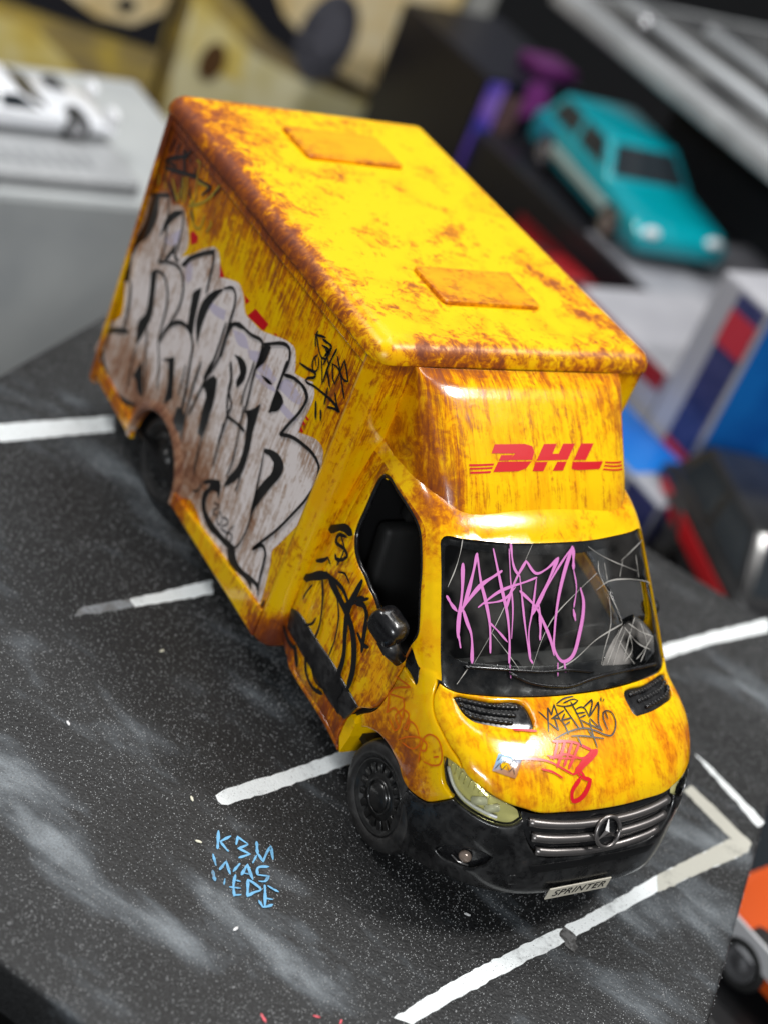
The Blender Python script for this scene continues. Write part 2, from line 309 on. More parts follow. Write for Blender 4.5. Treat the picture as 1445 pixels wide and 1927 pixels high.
# ---- wind deflector above the cab: x of its front face
visor_c = soft_curve([5.3, 5.6, 5.95, 6.3, 6.7, 7.0, 7.14, 7.2, 7.24], [2.26, 2.14, 1.83, 1.45, 0.98, 0.61, 0.40, 0.22, 0.0], 0.03)
def visor_x(y, z):
    xc = np.maximum(visor_c(z), 0)
    u = np.clip(np.abs(y) / 2.32, 0, 1)
    return xc * (1 - 0.06 * u * u) * (1 - u ** 9) ** (1 / 3.2)
D = {
'door': [[0.331,-2.41,5.491],[0.663,-2.415,5.469],[1.023,-2.423,5.436],[1.441,-2.423,5.406],[1.758,-2.411,5.372],[1.95,-2.406,5.312],[2.076,-2.42,5.225],[2.339,-2.467,4.967],[2.576,-2.51,4.715],[2.751,-2.54,4.531],[2.959,-2.578,4.305],[3.092,-2.618,4.104],[3.151,-2.65,3.944],[3.116,-2.681,3.717],[3.131,-2.714,3.424],[3.141,-2.728,3.288],[3.164,-2.775,2.776],[3.097,-2.796,2.379],[3.001,-2.799,2.194],[2.706,-2.8,1.913],[2.566,-2.798,1.699],[2.478,-2.794,1.452],[2.476,-2.784,1.227],[2.496,-2.771,1.009],[2.542,-2.758,0.863],[1.944,-2.767,0.968],[1.359,-2.766,0.957],[0.773,-2.766,0.958],[0.532,-2.789,1.333],[0.5,-2.797,1.61],[0.505,-2.8,1.939],[0.394,-2.78,2.71],[0.326,-2.721,3.358],[0.283,-2.654,3.941],[0.235,-2.6,4.343],[0.256,-2.476,5.16]],
'door_window': [[0.498,-2.447,5.325],[0.629,-2.438,5.376],[0.966,-2.444,5.345],[1.306,-2.447,5.324],[1.57,-2.45,5.295],[1.823,-2.454,5.236],[1.983,-2.465,5.151],[2.197,-2.494,4.97],[2.447,-2.535,4.714],[2.615,-2.57,4.505],[2.97,-2.63,4.105],[3.079,-2.652,3.952],[3.099,-2.681,3.72],[3.113,-2.711,3.444],[3.075,-2.724,3.328],[2.902,-2.724,3.327],[2.647,-2.725,3.317],[2.26,-2.715,3.414],[1.916,-2.695,3.589],[1.709,-2.689,3.649],[1.602,-2.688,3.658],[1.314,-2.678,3.739],[1.06,-2.673,3.781],[0.83,-2.662,3.879],[0.687,-2.645,4.015],[0.591,-2.626,4.157],[0.505,-2.559,4.627],[0.446,-2.499,5.017],[0.433,-2.467,5.21]],
'fender': [[3.483,-2.691,3.607],[3.642,-2.65,3.67],[3.773,-2.569,3.721],[3.873,-2.577,3.628],[4.005,-2.651,3.414],[4.148,-2.689,3.28],[4.362,-2.709,3.189],[4.57,-2.7,3.14],[4.831,-2.668,3.065],[5.072,-2.604,2.995],[5.207,-2.57,2.911],[5.022,-2.654,2.902],[4.847,-2.708,2.873],[4.939,-2.708,2.649],[5.122,-2.674,2.447],[5.319,-2.607,2.396],[5.331,-2.605,2.366],[5.196,-2.666,2.184],[4.984,-2.728,1.947],[4.869,-2.75,1.897],[4.684,-2.776,1.841],[4.5,-2.792,1.81],[4.328,-2.798,1.845],[4.14,-2.8,1.943],[3.949,-2.8,1.986],[3.688,-2.8,2.014],[3.4,-2.8,1.966],[3.097,-2.799,1.815],[2.95,-2.798,1.687],[2.809,-2.8,1.858],[3.087,-2.798,2.238],[3.188,-2.774,2.798],[3.183,-2.752,3.052],[3.185,-2.725,3.319],[3.241,-2.726,3.306],[3.449,-2.727,3.297],[3.62,-2.729,3.282],[3.61,-2.721,3.354],[3.509,-2.704,3.514]],
'hood': [[3.93,-2.556,3.606],[4.014,-2.644,3.421],[4.16,-2.682,3.29],[4.375,-2.703,3.2],[4.582,-2.694,3.15],[4.841,-2.661,3.075],[5.07,-2.595,3.017],[5.209,-2.563,2.926],[5.353,-2.503,2.86],[5.536,-2.375,2.825],[5.712,-2.215,2.776],[5.9,-1.957,2.723],[6.02,-1.691,2.69],[6.115,-1.428,2.645],[6.184,-0.91,2.637],[6.22,-0.353,2.618],[6.227,0.007,2.612],[9,9,9],[4.486,-0.013,3.598],[4.464,-0.601,3.597],[4.42,-1.054,3.593],[4.352,-1.483,3.589],[4.265,-1.894,3.586],[4.149,-2.306,3.589],[4.008,-2.497,3.598]],
'vent': [[4.195,-2.401,3.534],[4.198,-2.322,3.557],[4.283,-2.075,3.554],[4.398,-1.727,3.547],[4.502,-1.185,3.554],[4.592,-1.111,3.534],[4.782,-1.1,3.487],[4.939,-1.122,3.438],[4.986,-1.168,3.42],[4.911,-1.601,3.419],[4.79,-1.968,3.426],[4.657,-2.254,3.434],[4.472,-2.357,3.462]],
'windshield': [[2.658,-2.364,4.881],[2.401,-2.328,5.13],[2.246,-2.297,5.286],[2.222,-2.241,5.348],[2.313,-1.917,5.377],[2.395,-1.499,5.375],[2.475,-0.962,5.368],[2.512,-0.419,5.372],[2.531,-0.064,5.363],[9,9,9],[4.459,0.0,3.61],[4.439,-0.59,3.608],[4.397,-1.044,3.604],[4.332,-1.475,3.6],[4.245,-1.887,3.598],[4.131,-2.301,3.601],[3.997,-2.487,3.615],[3.889,-2.545,3.653],[3.734,-2.536,3.795],[3.22,-2.46,4.312]],
'headlight': [[4.857,-2.707,2.858],[5.025,-2.657,2.88],[5.214,-2.575,2.887],[5.354,-2.508,2.847],[5.538,-2.382,2.812],[5.719,-2.222,2.758],[5.911,-1.957,2.708],[6.029,-1.768,2.646],[6.103,-1.732,2.552],[6.109,-1.875,2.444],[5.975,-2.137,2.381],[5.747,-2.361,2.364],[5.441,-2.552,2.38],[5.235,-2.634,2.461],[4.998,-2.692,2.662]],
'bumper_top': [[4.521,-2.79,1.789],[4.696,-2.775,1.821],[4.878,-2.749,1.88],[4.991,-2.726,1.934],[5.204,-2.664,2.169],[5.337,-2.603,2.354],[5.453,-2.549,2.356],[5.759,-2.357,2.339],[5.988,-2.132,2.351],[6.124,-1.871,2.417],[6.125,-1.699,2.533],[6.192,-1.69,2.425],[6.306,-1.609,2.241],[6.422,-1.425,2.006],[6.461,-1.304,1.936],[6.54,-0.775,1.901],[6.559,-0.2,1.881],[6.561,0.176,1.859]],
'grille': [[6.05,-1.704,2.644],[6.135,-1.428,2.617],[6.202,-0.911,2.613],[6.238,-0.353,2.594],[6.245,0.007,2.587],[9,9,9],[6.557,0.158,1.897],[6.554,-0.216,1.918],[6.533,-0.792,1.942],[6.46,-1.293,1.97],[6.41,-1.441,2.053],[6.301,-1.603,2.259],[6.183,-1.683,2.445]],
'bar0': [[6.175,-1.578,2.509],[6.252,-1.273,2.485],[6.31,-0.906,2.46],[6.345,-0.462,2.439],[6.357,0.014,2.426]],
'bar1': [[6.318,-1.506,2.284],[6.382,-1.251,2.266],[6.437,-0.885,2.248],[6.469,-0.438,2.227],[6.48,0.042,2.21]],
'bar2': [[6.429,-1.386,2.031],[6.476,-1.184,2.011],[6.526,-0.811,1.989],[6.549,-0.347,1.952],[6.551,0.136,1.946]],
'bumper_low': [[5.084,-2.637,0.709],[5.449,-2.526,0.826],[6.022,-2.183,1.013],[6.455,-1.531,1.187],[6.572,-1.018,1.152],[6.615,-0.226,1.156],[6.616,0.475,1.314],[6.55,1.085,1.531]],
'fog': [[5.462,-2.576,1.308],[5.592,-2.517,1.508],[5.795,-2.39,1.665],[5.985,-2.227,1.759],[6.175,-2.009,1.753],[6.167,-2.035,1.625],[6.013,-2.225,1.366],[5.846,-2.362,1.299],[5.642,-2.487,1.253]],
'foglamp': [[5.906,-2.313,1.501]],
'intake': [[6.454,-1.423,1.738],[6.529,-1.004,1.809],[6.563,-0.463,1.824],[6.567,0.186,1.812],[6.584,0.263,1.671],[6.586,-0.331,1.654],[6.562,-0.884,1.642],[6.496,-1.325,1.598]],
'tow': [[6.38,-1.697,1.492],[6.428,-1.571,1.531],[6.471,-1.493,1.338],[6.425,-1.619,1.295]],
'plate': [[6.588,-0.925,1.331],[6.614,0.519,1.34],[6.598,0.545,1.063],[6.573,-0.922,1.066]],
'quarter': [[3.097,-2.655,3.932],[3.121,-2.681,3.712],[3.136,-2.714,3.419],[3.176,-2.723,3.338],[3.389,-2.724,3.332],[3.598,-2.728,3.289],[3.605,-2.722,3.35],[3.302,-2.684,3.686]],
'mirror_at': [[2.641,-2.69,3.639],[3.121,-2.699,3.559]],
'strip_bottom': [[0.778,-2.766,0.95],[1.948,-2.767,0.961],[2.546,-2.757,0.855]],
'moulding': [[0.032,-2.8,1.884],[0.233,-2.8,1.981],[0.624,-2.8,1.996],[1.092,-2.8,1.989],[1.597,-2.8,2.004],[2.195,-2.8,1.964],[2.683,-2.8,1.929],[2.501,-2.793,1.445],[2.105,-2.791,1.376],[1.653,-2.791,1.378],[1.159,-2.793,1.429],[0.673,-2.794,1.456],[0.138,-2.795,1.489]],
'door_tag': [[11,[[0.058,-2.678,3.744],[0.379,-2.642,4.036],[0.605,-2.637,4.074]]],[5,[[0.523,-2.653,3.954],[0.326,-2.667,3.831],[0.35,-2.682,3.706],[0.643,-2.676,3.763],[0.773,-2.68,3.724],[0.698,-2.697,3.572],[0.554,-2.706,3.49],[0.487,-2.702,3.527]]],[3,[[0.349,-2.661,3.886],[0.625,-2.677,3.748],[0.659,-2.715,3.412]]],[6,[[0.134,-2.748,3.089],[0.302,-2.733,3.246],[0.364,-2.721,3.352]]],[3,[[0.364,-2.721,3.352],[0.496,-2.725,3.314]]],[12,[[0.07,-2.785,2.625],[0.378,-2.761,2.95],[0.598,-2.744,3.134]]],[11,[[0.598,-2.744,3.134],[0.984,-2.751,3.061],[1.349,-2.756,3.005],[1.693,-2.765,2.899],[1.971,-2.781,2.701],[2.209,-2.796,2.357],[2.291,-2.8,1.959]]],[4,[[0.486,-2.759,2.974],[0.757,-2.782,2.682],[0.967,-2.798,2.261],[0.978,-2.8,1.964]]],[10,[[1.39,-2.685,3.677],[1.403,-2.714,3.417],[1.426,-2.75,3.071],[1.633,-2.781,2.698],[1.862,-2.797,2.341],[1.939,-2.799,1.84]]],[8,[[1.525,-2.729,3.285],[1.716,-2.717,3.394],[1.867,-2.722,3.343],[2.046,-2.751,3.063],[2.208,-2.776,2.765]]],[3,[[0.771,-2.721,3.359],[0.932,-2.71,3.457],[1.151,-2.714,3.422]]],[4,[[0.584,-2.8,1.961],[0.768,-2.799,2.161],[0.794,-2.797,2.317]]],[3,[[0.984,-2.751,3.061],[1.307,-2.775,2.784],[1.469,-2.794,2.44],[1.516,-2.8,2.027]]],[6,[[0.942,-2.795,1.504],[1.125,-2.787,1.279],[1.433,-2.784,1.211],[1.741,-2.79,1.343]]],[9,[[0.556,-2.793,1.429],[0.815,-2.78,1.151]]],[4,[[1.739,-2.697,3.577],[1.491,-2.732,3.256],[1.33,-2.754,3.026]]],[3,[[0.337,-2.781,2.699],[0.274,-2.793,2.457],[0.266,-2.798,2.298]]],[5,[[1.295,-2.757,2.995],[1.394,-2.734,3.227],[1.629,-2.705,3.501]]],[6,[[0.64,-2.741,3.158],[1.087,-2.735,3.222],[1.416,-2.744,3.136]]],[9,[[2.154,-2.8,1.849],[2.118,-2.796,1.545],[2.324,-2.793,1.429]]],[6,[[1.904,-2.762,2.937],[2.186,-2.766,2.893],[2.305,-2.76,2.963]]],[4,[[1.167,-2.795,1.515],[1.452,-2.791,1.386],[1.843,-2.794,1.479]]],[7,[[0.057,-2.794,1.456],[0.335,-2.79,1.349],[0.588,-2.791,1.379]]]],
'fender_tag': [[3,[[3.132,-2.751,3.056],[3.552,-2.738,3.19],[3.243,-2.768,2.867],[3.2,-2.779,2.717],[3.553,-2.762,2.938]]],[3,[[3.504,-2.763,2.929],[3.641,-2.77,2.839],[3.571,-2.789,2.552],[3.786,-2.793,2.463]]],[3,[[3.486,-2.796,2.388],[3.714,-2.796,2.351],[3.756,-2.79,2.546],[3.697,-2.784,2.641]]],[3,[[3.903,-2.774,2.788],[3.869,-2.789,2.552],[3.946,-2.787,2.601],[3.927,-2.776,2.761],[4.08,-2.773,2.807],[4.265,-2.778,2.734]]],[3,[[3.873,-2.797,2.3],[4.065,-2.789,2.552],[4.319,-2.776,2.749],[4.481,-2.768,2.768],[4.503,-2.774,2.651],[4.407,-2.783,2.595],[4.363,-2.769,2.829],[4.432,-2.755,2.958],[4.61,-2.729,3.016],[4.8,-2.714,2.901],[4.877,-2.716,2.725],[4.771,-2.747,2.585],[4.586,-2.776,2.492]]],[4,[[4.714,-2.747,2.712],[4.785,-2.727,2.799]]],[3,[[3.996,-2.797,2.344],[4.256,-2.793,2.459],[4.342,-2.783,2.633],[4.309,-2.778,2.727]]],[3,[[4.503,-2.787,2.397],[4.418,-2.783,2.581]]],[3,[[3.165,-2.777,2.758],[3.322,-2.79,2.537],[3.357,-2.795,2.422],[3.469,-2.785,2.639],[3.748,-2.784,2.648],[3.676,-2.774,2.799],[3.821,-2.771,2.827],[3.879,-2.785,2.627]]]],
'hood_black': [[3.2,[[4.717,-0.926,3.512],[4.8,-0.871,3.492],[4.878,-0.827,3.471]]],[3.2,[[4.67,-0.708,3.532],[4.858,-0.802,3.478],[5.077,-0.897,3.397]]],[3.2,[[4.671,-0.701,3.532],[4.809,-0.705,3.495]]],[3.2,[[4.809,-0.705,3.495],[4.626,-0.547,3.547],[4.837,-0.576,3.491],[4.934,-0.569,3.461]]],[3.2,[[4.868,-0.721,3.477],[4.759,-0.402,3.517]]],[3.2,[[4.866,-0.735,3.478],[4.888,-0.559,3.476]]],[3.2,[[4.939,-0.815,3.451],[5.081,-0.685,3.403]]],[3.2,[[4.875,-0.668,3.477],[5.081,-0.685,3.403]]],[3.2,[[4.621,-0.486,3.55],[4.543,-0.282,3.575],[4.523,-0.064,3.584]]],[3.2,[[4.644,-0.506,3.543],[4.687,-0.362,3.536],[4.663,-0.112,3.544],[4.609,-0.006,3.558],[4.578,-0.064,3.566],[4.625,-0.342,3.551]]],[3.2,[[4.699,-0.369,3.533],[4.916,-0.312,3.471],[5.12,-0.239,3.396]]],[3.2,[[4.938,-0.542,3.46],[5.033,-0.518,3.426],[5.168,-0.51,3.371]]],[3.2,[[4.936,-0.555,3.46],[4.819,-0.421,3.5]]],[3.2,[[4.926,-0.536,3.464],[4.905,-0.306,3.475]]],[3.2,[[5.012,-0.507,3.435],[4.968,-0.383,3.453]]],[3.2,[[4.617,-0.175,3.555],[4.81,-0.166,3.505],[5.107,-0.144,3.402]]],[3.2,[[4.773,-0.16,3.516],[4.738,-0.006,3.526],[4.756,0.044,3.521],[4.931,0.066,3.469]]],[3.2,[[4.845,-0.185,3.495],[4.842,0.025,3.497]]],[3.2,[[4.923,-0.139,3.471],[4.89,0.013,3.482]]],[3.2,[[4.744,0.05,3.524],[4.619,0.306,3.553],[4.651,0.294,3.546],[4.875,0.112,3.486],[4.931,0.066,3.469]]],[3.2,[[4.931,0.066,3.469],[4.675,0.425,3.538],[5.085,0.212,3.411],[5.188,0.236,3.367]]],[3.2,[[5.188,0.236,3.367],[5.068,0.145,3.418],[4.956,0.068,3.46]]],[3.2,[[4.971,-0.134,3.455],[5.068,0.025,3.419],[5.165,0.232,3.377]]],[3.2,[[4.977,0.042,3.453],[5.177,0.0,3.373],[5.433,0.002,3.25]]],[3.2,[[5.148,-0.075,3.386],[5.285,-0.006,3.323]]],[3.2,[[5.206,-0.828,3.345],[5.128,-0.477,3.389],[5.11,-0.116,3.401],[5.175,0.091,3.374],[5.256,0.264,3.336],[5.277,0.391,3.324],[5.169,0.537,3.37],[5.026,0.611,3.427],[4.892,0.592,3.474],[4.854,0.505,3.487],[4.89,0.408,3.479],[4.982,0.357,3.448],[5.177,0.364,3.37]]],[3.2,[[5.205,-0.469,3.356],[5.222,-0.258,3.351],[5.31,0.208,3.31]]],[3.2,[[4.87,0.465,3.484],[5.002,0.454,3.439]]],[3.2,[[4.604,0.522,3.553],[4.673,0.481,3.537]]],[3.2,[[4.635,0.574,3.544],[4.677,0.532,3.535]]],[3.2,[[5.229,-0.349,3.347],[5.369,-0.325,3.28]]]],
'hood_red': [[5,[[5.238,-0.885,3.328],[5.299,-0.472,3.312],[5.457,-0.137,3.236]]],[5,[[5.27,-0.798,3.317],[5.509,-0.983,3.188]]],[6,[[5.275,-0.643,3.319],[5.629,-0.957,3.121]]],[5,[[5.304,-0.502,3.309],[5.628,-0.807,3.128]]],[5,[[5.358,-0.383,3.284],[5.675,-0.729,3.102]]],[4,[[5.381,-1.77,3.207],[5.511,-1.121,3.18],[5.765,-0.661,3.048]]],[4,[[5.615,-1.271,3.114],[5.678,-1.075,3.087],[5.781,-0.902,3.029]]],[12,[[5.476,-0.028,3.227],[5.59,-0.28,3.162],[5.736,-0.583,3.068]]],[5,[[5.46,-0.109,3.235],[5.631,-0.44,3.136],[5.738,-0.567,3.068],[5.818,-0.51,3.017]]],[4,[[5.481,-1.054,3.2],[5.463,-0.713,3.223],[5.556,-0.41,3.179],[5.542,-0.173,3.19]]],[5,[[5.765,-0.661,3.048],[5.737,-0.509,3.07],[5.827,-0.427,3.013]]],[8,[[5.836,-0.544,3.004],[5.985,-0.752,2.871],[6.081,-0.75,2.773],[6.076,-0.599,2.785],[5.973,-0.411,2.894],[5.872,-0.327,2.981],[5.818,-0.51,3.017]]],[4,[[4.946,-1.582,3.409],[5.038,-1.137,3.402]]],[3,[[5.436,-1.091,3.222],[5.507,-0.843,3.195],[5.544,-0.52,3.184]]]],
'sticker': [[5.263,-2.011,3.244],[5.418,-1.598,3.201],[5.658,-1.811,3.031],[5.459,-2.179,3.073]],
'sticker_ink': [[1.5,[[5.365,-2.072,3.177],[5.308,-1.977,3.225],[5.425,-1.967,3.162],[5.347,-1.861,3.217],[5.465,-1.854,3.155],[5.385,-1.745,3.207],[5.474,-1.726,3.162]]],[1.5,[[5.451,-2.142,3.096],[5.403,-2.035,3.162],[5.498,-2.037,3.097],[5.452,-1.926,3.153],[5.552,-1.907,3.09],[5.509,-1.817,3.134],[5.605,-1.822,3.069]]]],
'pink': [[6,[[2.971,-2.292,4.66],[3.098,-2.225,4.574],[3.192,-2.139,4.507]]],[7,[[2.644,-1.937,5.066],[2.967,-2.008,4.747],[3.338,-2.141,4.369],[3.503,-2.18,4.205]]],[4,[[3.432,-2.168,4.275],[3.63,-2.151,4.092]]],[7,[[2.558,-1.646,5.2],[2.825,-1.792,4.923],[3.14,-2.003,4.585],[3.215,-2.073,4.5]]],[6,[[3.185,-2.03,4.537],[3.365,-1.975,4.379],[3.495,-1.927,4.265],[3.843,-1.968,3.929]]],[6,[[2.558,-1.646,5.2],[2.92,-1.63,4.861],[3.124,-1.586,4.676],[3.425,-1.551,4.397],[3.776,-1.601,4.059]]],[7,[[3.18,-2.06,4.536],[2.944,-1.634,4.838],[2.86,-1.336,4.962],[2.82,-1.197,5.018]]],[5,[[3.203,-1.739,4.576],[3.065,-1.291,4.775],[2.99,-0.687,4.907],[2.958,-0.485,4.949]]],[6,[[2.533,-1.318,5.274],[3.015,-1.241,4.828],[3.37,-1.182,4.5],[3.691,-1.2,4.196],[3.944,-1.255,3.95]]],[5,[[2.49,-0.956,5.355],[2.819,-0.933,5.047],[2.928,-0.839,4.953]]],[3,[[2.562,-0.999,5.283],[2.91,-1.038,4.951],[3.284,-1.058,4.596],[3.659,-1.152,4.231]]],[4,[[3.412,-1.557,4.409],[3.544,-1.398,4.309],[3.691,-1.241,4.19]]],[4,[[3.172,-1.634,4.623],[3.171,-1.228,4.683],[3.043,-0.954,4.834]]],[5,[[2.738,-0.674,5.145],[2.991,-0.978,4.881],[3.294,-1.201,4.571]]],[5,[[2.738,-0.674,5.145],[2.906,-0.497,4.997],[2.868,-0.267,5.042],[2.736,0.032,5.17]]],[7,[[2.736,0.032,5.17],[3.137,-0.366,4.785],[3.417,-0.683,4.503]]],[4,[[2.927,-0.847,4.953],[3.153,-0.847,4.74],[3.503,-0.85,4.409],[3.954,-0.829,3.986]]],[6,[[3.101,-0.871,4.787],[3.325,-0.579,4.597],[3.536,-0.445,4.405],[3.744,-0.344,4.213],[3.943,-0.304,4.026]]],[4,[[2.977,-0.502,4.93],[3.369,-0.665,4.55],[3.609,-0.785,4.315],[3.967,-0.823,3.974]]],[6,[[3.305,-0.509,4.62],[3.53,-0.523,4.407],[3.728,-0.57,4.218]]],[7,[[2.597,0.389,5.293],[2.903,0.146,5.012],[3.228,-0.06,4.705],[3.65,-0.236,4.305],[3.874,-0.281,4.092],[4.029,-0.142,3.949],[3.991,0.072,3.986],[3.7,0.32,4.255],[3.294,0.503,4.631],[3.126,0.467,4.791]]],[4,[[2.623,0.345,5.271],[2.897,-0.047,5.018],[3.326,-0.57,4.597]]],[7,[[2.61,0.41,5.28],[2.88,0.353,5.027]]],[3,[[2.88,0.353,5.027],[3.112,0.374,4.808],[3.366,0.259,4.572]]],[6,[[3.392,0.244,4.548],[3.533,0.262,4.415]]],[5,[[4.032,-0.097,3.947],[4.163,-0.097,3.823]]],[3,[[4.041,-0.243,3.936],[4.202,-0.276,3.783]]],[6,[[3.942,-0.827,3.997],[3.996,-0.786,3.95]]],[3,[[3.958,-1.249,3.938],[4.129,-1.26,3.775]]]],
'cracks': [[2,[[2.929,0.927,4.944],[3.189,0.358,4.736],[3.475,-0.21,4.471],[3.685,-0.474,4.263],[4.081,-0.811,3.868]]],[1.5,[[2.509,-0.463,5.372],[2.784,-0.734,5.097],[3.244,-1.2,4.618],[3.593,-1.589,4.233],[3.861,-1.932,3.919]]],[2,[[2.34,-1.884,5.36],[2.481,-1.949,5.217],[2.706,-2.103,4.974],[2.87,-2.259,4.77]]],[2.5,[[3.568,1.423,4.282],[3.785,0.712,4.155],[4.024,0.135,3.954],[4.143,-0.389,3.835]]],[2,[[3.608,1.414,4.246],[3.861,1.146,4.042],[4.095,0.915,3.845]]],[2,[[3.644,1.485,4.201],[3.886,1.244,4.007],[4.108,1.064,3.818]]],[2,[[3.667,1.586,4.164],[3.902,1.599,3.94],[4.065,1.358,3.822]]],[2.5,[[3.474,1.769,4.315],[3.773,1.533,4.072],[4.053,1.334,3.837]]],[2,[[3.544,1.917,4.221],[3.802,2.02,3.957],[4.051,1.791,3.766]]],[2,[[3.682,2.222,4.027],[3.916,1.88,3.878],[4.016,1.69,3.817]]],[2,[[3.562,1.585,4.263],[3.651,1.89,4.125],[3.693,2.248,4.01]]],[2,[[3.619,1.464,4.228],[3.815,1.794,3.989],[3.875,2.115,3.868]]],[1.5,[[3.781,1.268,4.102],[3.984,1.483,3.881],[4.084,1.619,3.765]]],[2,[[3.237,1.162,4.629],[3.576,1.12,4.314],[3.914,0.881,4.019],[4.106,0.763,3.848]]],[2,[[2.771,0.988,5.087],[2.902,0.969,4.965],[3.083,1.07,4.785]]],[2,[[3.083,1.07,4.785],[3.363,1.314,4.491],[3.558,1.415,4.293]]],[2.5,[[3.152,0.853,4.741],[3.032,1.184,4.819],[2.978,1.672,4.8],[2.954,2.357,4.634]]],[1.5,[[2.793,1.136,5.051],[3.028,1.159,4.826]]],[2,[[2.306,2.376,5.157],[2.589,1.905,5.124],[2.745,1.577,5.035]]],[1.5,[[2.594,0.778,5.273],[2.679,1.009,5.172],[2.779,1.452,5.022],[2.849,1.979,4.864]]],[1.5,[[2.634,2.005,5.062],[2.926,2.016,4.784]]],[1.5,[[3.553,-1.521,4.282],[3.861,-1.231,4.032],[4.054,-1.059,3.869]]],[1.5,[[2.364,2.331,5.158],[2.661,2.366,4.876],[2.91,2.379,4.653]]],[1.5,[[2.962,1.488,4.845],[2.743,1.621,5.03]]],[2,[[4.043,-2.29,3.671],[3.881,-2.033,3.88]]]],
'hole': [[3.151,0.878,4.739],[3.045,1.181,4.807],[2.991,1.669,4.788],[2.967,2.36,4.62],[3.296,2.302,4.361],[3.671,2.284,4.021],[3.5,1.984,4.249],[3.427,1.753,4.362],[3.486,1.523,4.345],[3.539,1.367,4.318],[3.363,1.314,4.491],[3.096,1.067,4.773]],
'shatter': [[3.594,1.444,4.255],[3.462,1.744,4.331],[3.54,1.974,4.213],[3.706,2.25,3.997],[3.894,2.224,3.826],[4.043,1.959,3.742],[4.097,1.35,3.794],[4.114,0.786,3.838],[3.914,0.981,4.009]],
'lavender': [[[-6.707,5.049],[-6.467,5.263],[-6.3,4.964],[-6.425,4.796],[-6.597,4.869]],[[-7.79,5.004],[-7.262,5.541],[-7.244,5.239],[-7.577,4.995]],[[-5.48,4.99],[-4.809,5.199],[-4.763,5.008],[-5.145,4.893],[-5.427,4.89]],[[-4.386,5.057],[-3.916,5.213],[-3.648,5.087],[-4.072,4.935]],[[-3.707,5.047],[-3.275,5.293],[-3.265,5.041],[-3.563,4.97]],[[-3.28,4.943],[-3.112,5.188],[-2.527,5.2],[-2.632,4.998]],[[-3.297,4.812],[-2.718,5.043],[-2.362,5.0],[-2.821,4.846]],[[-2.248,4.955],[-1.509,5.026],[-1.643,4.888],[-2.221,4.807]],[[-2.444,5.086],[-2.251,5.391],[-1.541,5.42],[-1.606,5.289]]],
'wiper': [[3.869,-2.107,3.876],[3.981,-1.538,3.875],[4.075,-0.98,3.858],[4.129,-0.562,3.84],[4.142,-0.028,3.843],[4.191,0.525,3.783]],
'wiper2': [[4.066,-1.269,3.833],[4.219,-0.923,3.729],[4.337,-0.348,3.673],[4.351,-0.015,3.668],[4.27,0.505,3.715],[4.169,1.385,3.721],[4.057,2.182,3.683]],
'logo': [[[-1.028,6.479],[-0.372,6.489],[-0.21,6.463],[-0.182,6.395],[-0.255,6.306],[-0.776,6.301],[-0.605,6.379],[-1.123,6.375]],[[-0.922,6.355],[-0.667,6.36],[-0.763,6.299],[-0.994,6.291]],[[-1.004,6.28],[-0.274,6.288],[-0.413,6.205],[-0.594,6.17],[-1.136,6.157]],[[0.063,6.488],[0.357,6.491],[0.225,6.374],[0.37,6.375],[0.507,6.49],[0.784,6.49],[0.556,6.302],[-0.16,6.297]],[[-0.186,6.278],[0.088,6.281],[-0.037,6.17],[-0.28,6.171]],[[0.31,6.279],[0.529,6.28],[0.417,6.173],[0.177,6.172]],[[0.935,6.49],[1.238,6.487],[0.992,6.295],[0.698,6.296]],[[0.669,6.275],[1.409,6.268],[1.296,6.174],[0.75,6.173],[0.624,6.193]],[[-1.614,6.236],[-1.096,6.259],[-1.117,6.235],[-1.612,6.212]],[[-1.614,6.193],[-1.132,6.216],[-1.153,6.195],[-1.612,6.172]],[[-1.607,6.146],[-1.181,6.17],[-1.199,6.144],[-1.609,6.123]],[[1.463,6.263],[1.921,6.222],[1.924,6.199],[1.447,6.243]],[[1.431,6.222],[1.926,6.176],[1.929,6.153],[1.415,6.202]],[[1.399,6.178],[1.931,6.127],[1.933,6.104],[1.375,6.16]]],
'piece_fill': [[-8.824,5.421],[-8.07,5.85],[-7.852,5.731],[-7.649,5.87],[-7.381,5.914],[-7.199,5.799],[-6.908,5.574],[-6.84,5.37],[-6.935,5.089],[-6.561,5.392],[-6.219,5.722],[-5.844,5.961],[-5.662,5.929],[-5.386,5.586],[-5.03,5.755],[-4.665,5.875],[-4.437,5.783],[-4.162,5.55],[-3.908,5.565],[-3.507,5.612],[-3.109,5.767],[-2.588,5.965],[-2.34,5.984],[-2.185,5.816],[-2.08,5.627],[-1.735,5.739],[-1.497,5.848],[-1.33,5.682],[-1.314,5.411],[-1.358,5.052],[-1.361,4.844],[-1.061,4.993],[-0.78,5.096],[-0.541,5.077],[-0.396,4.817],[-0.317,4.505],[-0.305,4.138],[-0.323,3.743],[-0.479,3.317],[-0.72,2.772],[-0.812,2.563],[-0.72,2.326],[-0.639,1.988],[-0.577,1.676],[-0.558,1.454],[-0.681,1.393],[-0.951,1.355],[-1.438,1.313],[-2.012,1.253],[-2.407,1.301],[-2.743,1.262],[-3.127,1.282],[-3.501,1.41],[-3.79,1.418],[-4.199,1.185],[-4.423,1.116],[-4.606,1.451],[-4.975,1.881],[-5.32,2.087],[-5.826,2.097],[-6.315,1.9],[-6.626,1.608],[-6.916,1.497],[-7.466,1.287],[-8.019,1.134],[-8.455,1.272],[-8.577,1.328],[-8.971,1.315],[-9.159,1.444],[-9.072,1.856],[-9.122,2.124],[-8.687,2.457],[-8.486,2.734],[-8.736,3.351],[-9.021,3.654],[-8.992,3.957],[-8.886,4.303],[-8.783,4.736],[-8.788,5.192]],
